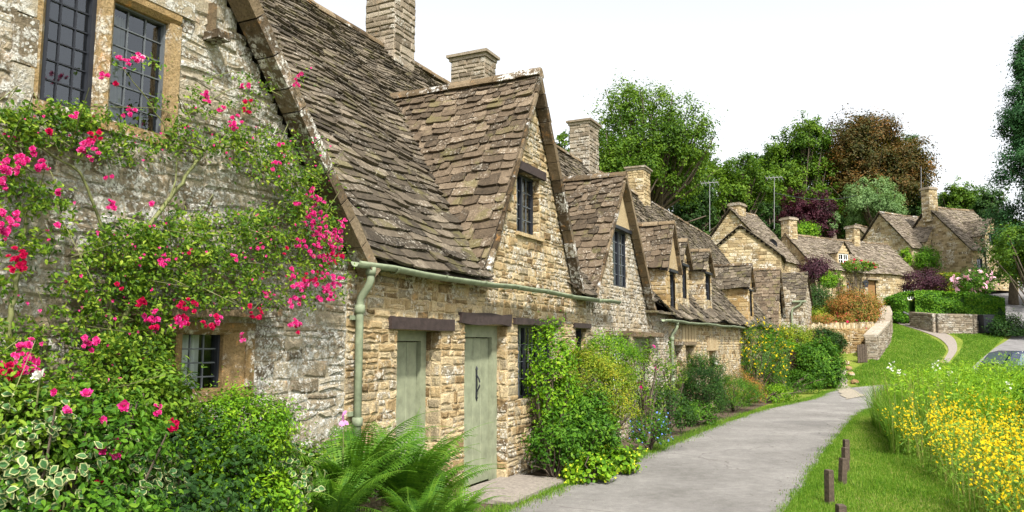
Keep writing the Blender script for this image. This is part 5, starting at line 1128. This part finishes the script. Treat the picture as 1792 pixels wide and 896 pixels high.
tree('willow_tree', 'grey-green rounded willow-like tree behind the upper houses', 1528, 316, 420, 68, 52, 'silver', n=12, ncl=26, per=40, lsz=.17, sub=.5)
tree('broadleaf_tree', 'dark green tree behind the upper left house chimney', 1590, 325, 410, 76, 34, 'treed', n=9, ncl=20, per=34, lsz=.24)
tree('broadleaf_tree', 'green tree between the upper houses chimney and the tall conifer', 1672, 318, 430, 80, 50, 'tree', n=13, ncl=22, per=36, lsz=.26)
tree('broadleaf_tree', 'dark green tree just left of the tall conifer, above the mossy roof', 1722, 330, 450, 74, 36, 'treed', n=10, ncl=22, per=36, lsz=.24)
tree('conifer', 'tall dark blue-green conifer cut off by the right edge', 1800, 70, 490, 50, 104, 'blue', n=34, ncl=34, per=50, lsz=.2, conifer=True, asp=.4)
tree('broadleaf_tree', 'loose yellow-green leafy tree at the right edge beside the lane', 1812, 376, 580, 40, 80, 'tree', n=14, ncl=26, per=38, lsz=.13, sub=.45, trunk=.14)
tree('broadleaf_tree', 'bright green bushy tree below the conifer beside the mossy-roofed house', 1762, 372, 500, 52, 26, 'bright', n=9, ncl=22, per=36, lsz=.15)
tree('evergreen_tree', 'dark evergreen between the plain gable and the cream cottage chimney', 1345, 350, 470, 54, 26, 'treed', n=9, ncl=20, per=34, lsz=.16)
tree('broadleaf_tree', 'bright green shrubby tree left of the cream cottage gable', 1342, 398, 480, 50.5, 16, 'bright', n=5, ncl=18, per=30, lsz=.12)
far('garden_shrub', 'low bright green hedge top just behind the cream cottage ridge', 1405, 425, 392, 56, 24, 'bright', ncl=110, lsz=.14)
for x, y, D, r, lab in ((1185, 250, 66, 62, 'green tree filling the skyline right of the tall airy tree'), (1345, 270, 80, 50, 'green tree top left of the rounded chestnut'), (1440, 330, 90, 60, 'dark tree under the copper beech on its left'), (1545, 325, 91, 60, 'dark tree under the copper beech on its right'), (1690, 335, 92, 60, 'dark tree behind the tall conifer'), (1250, 350, 80, 60, 'hazy dark green tree low behind the mid green tree'), (1340, 330, 88, 52, 'dark tree mass left of the rounded chestnut'), (1470, 330, 92, 70, 'dark tree behind the maroon tree and copper beech'), (1620, 340, 92, 50, 'dark green tree right behind the upper chimney')):
    tree('background_tree', lab, x, y, y+110, D, r, 'treed', n=12, ncl=24, per=34, lsz=.3, sub=.55)

# ================================================================ grass and meadow
def blades(mb, P, h, w_, lean=.35, a=None):
    n = len(P); h = np.broadcast_to(h, (n,))[:, None]; az = rng.random(n)*6.283; d = np.stack([np.cos(az), np.sin(az), np.zeros(n)], -1); sd = np.stack([-d[:, 1], d[:, 0], d[:, 2]], -1)
    az2 = rng.random(n)*6.283; sd = np.stack([np.cos(az2), np.sin(az2), np.zeros(n)], -1); ln = (lean*rng.random(n)**1.3)[:, None]; w_ = np.broadcast_to(w_, (n,))[:, None]
    p1 = P + Z3*h*.55 + d*h*ln*.35; p2 = P + Z3*h*(1-ln*.3) + d*h*ln
    V = np.stack([P-sd*w_/2, P+sd*w_/2, p1+sd*w_*.38, p1-sd*w_*.38, p2], 1).reshape(-1, 3); b = np.arange(n)[:, None]*5; a = rng.random((n, 3)) if a is None else a
    mb.add(V, b+[0, 1, 2, 3], a); mb.add(np.zeros((0, 3)), b+[3, 2, 4]-0, a)
def fixblades(mb, P, *k, **kk):
    n0 = mb.n; blades(mb, P, *k, **kk); f, a, m_ = mb.g[-1]; mb.g[-1] = (f - (mb.n - n0), a, m_)
def inpoly(P, poly):
    poly = np.asarray(poly, float); x, y = P[:, 0], P[:, 1]; c = np.zeros(len(P), bool); j = len(poly)-1
    for i in range(len(poly)):
        xi, yi = poly[i]; xj, yj = poly[j]; c ^= ((yi > y) != (yj > y)) & (x < (xj-xi)*(y-yi)/(yj-yi+1e-12)+xi); j = i
    return c
def scatter(poly, n, bias=0):
    poly = np.asarray(poly, float); lo, hi = poly.min(0), poly.max(0); out = []
    while sum(map(len, out)) < n:
        P = lo + (hi-lo)*rng.random((n, 2)); P = P[inpoly(P, poly)]
        if bias: P = P[rng.random(len(P)) < np.minimum(1, (bias/np.maximum(P[:, 1], .1))**1.6)]
        out.append(P)
    P = np.concatenate(out)[:n]; return np.column_stack([P, gz(P[:, 0], P[:, 1])])
RRp = smoothline(RR, 6); RLp = smoothline(RL, 6)
vb = [tuple(p) for p in RRp if p[1] > 5.5 and p[1] < 27]
verge_poly = [(1.2, 5.5)] + vb + [(13.5, 26.5), (9.5, 19), (8.0, 14.5), (6.6, 11.5), (5.2, 8.6), (4.4, 5.5)]
mb = MB(); P = scatter(verge_poly, 90000, 9); cl = .5+.5*np.sin(P[:, 0]*2.3+1)*np.sin(P[:, 1]*1.7); fixblades(mb, P, rng.uniform(.02, .055, len(P))*(.7+.6*cl), .006, lean=.8)
# ragged edges of the lane
def pathfree(P):
    ok = np.ones(len(P), bool)
    for a_, b_, w_ in ((pl, pr, .12), (gp, gq, .1)):
        c = (smoothline(a_, 10)+smoothline(b_, 10))/2; hw = np.linalg.norm(smoothline(a_, 10)-smoothline(b_, 10), axis=1)/2
        for q, h in zip(c, hw): ok &= (P[:, 0]-q[0])**2 + (P[:, 1]-q[1])**2 > (h+w_)**2
    return ok
def edge(line, side, n, wd, h, y0=5, y1=27):
    l = line[(line[:, 1] > y0) & (line[:, 1] < y1)]; i = rng.integers(0, len(l)-1, n*4); i = i[rng.random(len(i)) < np.minimum(1, 9/l[i][:, 1])][:n]; u = rng.random(len(i))[:, None]
    p = l[i]*(1-u)+l[i+1]*u; d = unit(l[i+1]-l[i]); nn = np.stack([d[:, 1], -d[:, 0]], -1)*side; q = p + nn*(rng.normal(0, 1, len(i))*wd + wd*.7)[:, None] + nn*.05*np.sin(p[:, 1:2]*5)*np.sin(p[:, 1:2]*1.7+1)
    q = np.column_stack([q, gz(q[:, 0], q[:, 1])]); fixblades(mb, q, rng.uniform(.02, h, len(q)), .006, lean=.8)
edge(RRp, 1, 14000, .07, .06); edge(RLp, -1, 26000, .1, .08, 4, 30)
o = obj('verge_grass', mb, L['grassb']); tag(o, 'short green grass of the verge along both lane edges', None, kind='stuff')
lawn = [gnd(1480, 655)[:2], gnd(1500, 697)[:2], (13, 29.8), (17, 31.1), (19.5, 31.5), gnd(1700, 645)[:2], gnd(1765, 585)[:2], gnd(1728, 584)[:2], gnd(1600, 574)[:2], gnd(1560, 560)[:2], gnd(1532, 625)[:2]]
mb = MB(); P = scatter(lawn, 60000); P = P[pathfree(P)]; fixblades(mb, P, rng.uniform(.04, .1, len(P)), .022, lean=.9); o = obj('lawn_grass', mb, L['grassb']); tag(o, 'mown sloping lawn between the garden wall and the far lane', None, kind='stuff')
mb = MB()
for ln_, sg in ((RRp, -1), (RLp, 1)):
    l = ln_[(ln_[:, 1] > 5) & (ln_[:, 1] < 24)]; n = 1500; i = rng.integers(0, len(l)-1, n); u = rng.random((n, 1)); p = l[i]*(1-u)+l[i+1]*u; d = unit(l[i+1]-l[i]); nn = np.stack([d[:, 1], -d[:, 0]], -1)*sg
    q = p + nn*(rng.exponential(.09, n))[:, None]; q = np.column_stack([q, np.full(n, .014)]); leafset(mb, q, np.array([0, 0, 1.]) + rng.normal(0, .25, q.shape), rng.uniform(.008, .028, n), .7, True, 0)
o = obj('litter', mb, M['soil']); tag(o, 'scattered grit and dead leaves along the lane edges', None, kind='stuff')
# green growth filling the sloping meadow beyond the lane bend
def plants_field(name, lab, poly, n, hr, leafm, flm=None, bias=0, leaves_=9, lsz=.05, fl=5, fsz=.03, flr=1., stemw=.006, hfun=None, spike=.3, upper=.35, asp=.3):
    P = scatter(poly, n, bias); h = rng.uniform(*hr, n)
    if hfun is not None: h = h*hfun(P)
    ln = rng.normal(0, .1, (n, 2)); top = P + np.column_stack([ln*h[:, None], h]); root = bpy.data.objects.new(name, None)
    mb = MB(); fixblades(mb, P, h*1.0, stemw, lean=.2); fixblades(mb, P + np.column_stack([rng.normal(0, .05, (n, 2)), np.zeros(n)]), h*.75, stemw*1.3, lean=.6)
    i = np.repeat(np.arange(n), leaves_); u = rng.random(len(i)); q = P[i] + (top[i]-P[i])*u[:, None] + rng.normal(0, .05, (len(i), 3))*np.array([1, 1, .3]); leafset(mb, q, np.array([0, -.3, .8]) + rng.normal(0, .5, q.shape), lsz*rng.uniform(.5, 1.4, len(i)), asp, True, att=np.column_stack([np.clip(rng.random(len(i))*.6+u*.4, 0, 1), rng.random((len(i), 2))]))
    o = obj(name, mb, L[leafm]); tag(o, lab, None, kind='stuff')
    if flm:
        k = np.where(rng.random(n) < flr)[0]; i = np.repeat(k, fl); q = top[i] - Z3*(rng.random(len(i))**1.5*upper)[:, None]*h[i][:, None] + rng.normal(0, spike*.1, (len(i), 3)); mb = MB(); floret(mb, q, fsz, 1, 4); o2 = obj(name.replace('plants', 'blossom').replace('stems', 'flowers') if name.replace('plants', 'blossom') != name or 'stems' in name else name+'_blossom', mb, L[flm]); tag(o2, flm + ' blossom over ' + lab.split(' of ')[-1], None, kind='stuff')
yel = [(3.4, 4.6), (4.6, 8.2), (5.35, 9.8), (6.0, 12.4), (7.4, 13.4), (10.5, 12.0), (9.5, 4.6)]
plants_field('yellow_flower_plants', 'dense bed of yellow flowering plants beside the grass verge', yel, 2900, (.45, 1.0), 'meadow', 'yellow', 7, 17, .06, 12, .021, .6, upper=.42, spike=.5)
mb = MB(); P = scatter(yel, 3500, 7); fixblades(mb, P, rng.uniform(.3, .85, len(P)), .007, lean=.4); o = obj('dry_stalks', mb, L['straw']); tag(o, 'reddish and straw-coloured stalks among the yellow flowers', None, kind='stuff')
mead = [(6.3, 12.8), (7.4, 15.5), (8.6, 18), (12.6, 24.6), (15.5, 26.8), (27, 27.6), (27, 10), (10, 10)]
plants_field('meadow_plants', 'tall green waterside meadow of meadowsweet below the far lawn', mead, 12000, (1.0, 1.5), 'bright', 'white', 14, 14, .08, 10, .03, .01, upper=.12, spike=.4, stemw=.012, hfun=lambda P: .85+.3*np.clip((P[:, 0]-P[:, 1]*.55)/8, 0, 1)+.12*np.sin(P[:, 0]*1.3)*np.sin(P[:, 1]*1.1))
tall = [(5.95, 12.4), (6.7, 14.0), (7.7, 16.8), (9.0, 18.4), (9.4, 16.8), (7.8, 13.2), (6.5, 12.2)]
mb = MB(); P = scatter(tall, 11000); fixblades(mb, P, rng.uniform(.4, 1.1, len(P)), .01, lean=.7); o = obj('long_grass', mb, L['grassb']); tag(o, 'long arching wild grass where the verge meets the lane bend', None, kind='stuff')
mb = MB(); P = scatter(tall, 220); fixblades(mb, P, rng.uniform(.9, 1.5, len(P)), .012, lean=.35); o = obj('seeding_grass', mb, L['straw']); tag(o, 'pale seeding grass stalks standing above the long grass', None, kind='stuff')
shrub('waterside_bush', 'dark green bush at the right edge behind the yellow flowers', 'shrub', (7.1, 9.6, .75), (.75, .7, .8), 'mid', 170, 46, .05, .2, .5, flowers=('white', 24, .05, 1), stem='bark')
shrub('waterside_bush', 'light green willowy bush rising from the meadow near the blue car', 'shrub', (20.3, 24.5, .9), (1.5, 1, 1.1), 'silver', 200, 40, .09, .3, .35, simple=True)
shrub('waterside_bush', 'pale green bush at the right edge of the meadow', 'shrub', (15.2, 19.5, .9), (1.5, 1.2, 1.05), 'meadow', 220, 46, .08, .26, .4, simple=True)

# ================================================================ small things
def post(x, y, h, lab):
    o = thing('wooden_post', (x, y, 0), lab, 'post', 'wooden posts along the grass verge'); return o
pd = ((2.93, 7.1, .32, 'nearest wooden post, only its top in the frame at the bottom'), (3.47, 8.68, .37, 'second wooden post from the front, standing alone and upright'), (4.12, 9.88, .32, 'third wooden post, leaning slightly towards the flowers'), (4.55, 10.78, .33, 'pale weathered fourth post, just in front of the last one'), (4.98, 11.75, .32, 'farthest and smallest wooden post on the verge'))
src = None
for k, (x, y, h, lab) in enumerate(pd):
    o = post(x, y, h, lab)
    if src is None:
        mb = MB(); w_ = .037; V = []
        for z, e in ((-.1, 1), (0, 1), (.15, .97), (.3, .97), (.36, .96), (.37, .8)): V += [[sx*w_*e+rng.uniform(-.002, .002), sy*w_*e, z+rng.uniform(-.004, .004)] for sx, sy in ((-1, -1), (1, -1), (1, 1), (-1, 1))]
        mb.add(V, [(i*4+j, i*4+(j+1) % 4, (i+1)*4+(j+1) % 4, (i+1)*4+j) for i in range(5) for j in range(4)] + [(20, 21, 22, 23)], (.5, .5, .5))
        src = obj('post_shaft', mb, M['post'], None); src.parent = o; src.location = (0, 0, 0)
    else:
        c_ = src.copy(); COL.objects.link(c_); c_.parent = o
    o.scale = (1, 1, h/.37); o.rotation_euler = (R(rng.uniform(-3, 3)), R((0, 0, 5, 2, 1)[k]), R(rng.uniform(0, 30)))
for k, (x, y, lab) in enumerate(((1482, 638, 'farthest pale stone, blocky and tan, on the lawn edge'), (1485, 648, 'second pale stone beside the gravel path'), (1489, 658, 'third pale flat stone beside the gravel path'), (1495, 672, 'nearest pale stone on the lawn edge by the lane'))):
    g = gnd(x, y); mb = MB(); d = sph(60); V = []; n = 10
    for i in range(6):
        ph = math.pi*(i+.5)/6
        for j in range(n):
            th = j/n*6.283; rr = 1+.18*math.sin(3*th+k)+.1*math.sin(5*th+i+k); V.append(g + np.array([.15*rr*math.sin(ph)*math.cos(th), .13*rr*math.sin(ph)*math.sin(th), .07+.1*math.cos(ph)*rr]))
    mb.add(V, [(i*n+j, (i+1)*n+j, (i+1)*n+(j+1) % n, i*n+(j+1) % n) for i in range(5) for j in range(n)] + [tuple(range(n)), tuple(range(5*n, 6*n))[::-1]])
    o = obj('edging_stone', mb, M['dressed'], None, False, loc=g); tag(o, lab, 'stone', 'pale stones along the lawn edge')
# parked car, mostly hidden behind the meadow
cc = np.array([19.9, 29.2, .02]); car = thing('parked_car', cc, 'small dark blue car on the far lane, half hidden by the meadow', 'car'); paint = flat('blue_car_paint', (.012, .02, .05), .25, .05, Coat_Weight=.6)
prof = [(-1.95, .35), (-1.98, .62), (-1.9, .9), (-1.55, 1.36), (-1.2, 1.44), (.1, 1.42), (.85, .98), (1.75, .84), (1.96, .6), (1.95, .32)]
mb = MB(); V = []
for yy, sx in ((-.84, 1), (-.8, 1), (.8, 1), (.84, 1)):
    for x, z in prof: ins = .13*max(0, z-.85)/.55 if abs(yy) > .7 else 0; V.append(cc + [x*sx, yy - math.copysign(ins, yy), z - (.02 if abs(yy) > .82 else 0)])
n = len(prof); mb.add(V, [(i*n+j, i*n+(j+1) % n, (i+1)*n+(j+1) % n, (i+1)*n+j) for i in range(3) for j in range(n)] + [tuple(range(n))[::-1], tuple(range(3*n, 4*n))]); obj('body', mb, paint, car)
for nm_, pts in (('rear_window', [(-1.88, .95), (-1.6, 1.33)]), ('windscreen', [(.14, 1.37), (.8, 1.0)])):
    (x0, z0), (x1, z1) = pts; dx, dz_ = z1-z0, -(x1-x0); l = math.hypot(dx, dz_); e = np.array([dx/l, 0, dz_/l])*.012*(-1 if nm_ == 'rear_window' else 1)*(1 if nm_ != 'windscreen' else -1)
    mb = MB(); mb.prism([cc+[x0, -.62, z0]+e, cc+[x0, .62, z0]+e, cc+[x1, .58, z1]+e, cc+[x1, -.58, z1]+e], e*.6); obj(nm_, mb, flat('car_glass', (.06, .09, .1), .3, .02), car)
mb = MB(); mb.poly([cc+[-1.5, -.832, .92], cc+[.6, -.832, .92], cc+[.1, -.74, 1.34], cc+[-1.25, -.74, 1.34]]); obj('side_window', mb, flat('car_side_glass', (.1, .14, .16), .1, .02), car)
for x in (-1.25, 1.25):
    for yy in (-.8, .8): mb = MB(); mb.tube([cc+[x, yy-.09, .3], cc+[x, yy+.09, .3]], .31, 18); w_ = obj('wheel', mb, M['black'], car, False); mb = MB(); mb.tube([cc+[x, yy-.1, .3], cc+[x, yy+.1, .3]], .17, 12); obj('rim', mb, M['metal'], w_)
# aerials, cable, dish
def aerial(x, y0, y1, D, lab, arms=5):
    a, b = at(x, y0, D), at(x, y1, D); r_ = thing('tv_aerial', a, lab, 'aerial', 'television aerials above the roofs'); mb = MB(); mb.tube([a, b], .02, 6); obj('pole', mb, M['metal'], r_)
    if arms:
        mb = MB(); mb.bar(b + [-.55, 0, -.1], b + [.55, .1, 0], .03, .03)
        for k in range(arms): q = b + np.array([-.5+k/(arms-1), .05, -.08]); mb.bar(q + [0, -.25, -.2], q + [0, .25, .2], .015, .015)
        obj('antenna', mb, M['metal'], r_)
aerial(1355, 400, 309, 49, 'tall pole aerial left of the cream cottage chimney'); aerial(1242, 405, 318, 46, 'aerial among the trees above the plain stone gable'); aerial(1612, 345, 292, 60, 'thin plain pole on the upper chimney', 0)
a, b = at(1356, 338, 49), at(1500, 342, 66); mb = MB(); u = np.linspace(0, 1, 12)[:, None]; mb.tube(a*(1-u)+b*u - Z3*.4*np.sin(u*math.pi), .02, 4); o = obj('overhead_cable', mb, M['black'], None, loc=a); tag(o, 'thin dark cable strung from the tall pole aerial past the maroon tree', 'cable')
c = at(1350, 430, 49.5); ds = thing('satellite_dish', c, 'small dark satellite dish beside the cream cottage gable', 'dish'); mb = MB(); V = [c]
for i in (1, 2, 3):
    for j in range(14): th = j/14*6.283; V.append(c + np.array([.11*i*math.cos(th), -.02*i*i, .14*i*math.sin(th)]))
mb.add(V, [(0, 1+j, 1+(j+1) % 14) for j in range(14)] + [(1+i*14+j, 1+(i+1)*14+j, 1+(i+1)*14+(j+1) % 14, 1+i*14+(j+1) % 14) for i in (0, 1) for j in range(14)]); obj('reflector', mb, M['black'], ds); mb = MB(); mb.bar(c, c + [0, .3, -.9], .04, .04); obj('bracket', mb, M['black'], ds)
c = at(1516, 497, 47.6); ln = thing('wall_lantern', c, 'black lantern on the wall right of the brown cottage door', 'lantern'); mb = MB(); mb.prism([c+[-.1, 0, -.2], c+[.1, 0, -.2], c+[.14, 0, .1], c+[-.14, 0, .1]], [0, .2, 0]); obj('glass_box', mb, M['black'], ln); mb = MB(); mb.prism([c+[-.18, -.02, .1], c+[.18, -.02, .1], c+[0, -.02, .26]], [0, .24, 0]); obj('lantern_roof', mb, M['black'], ln)
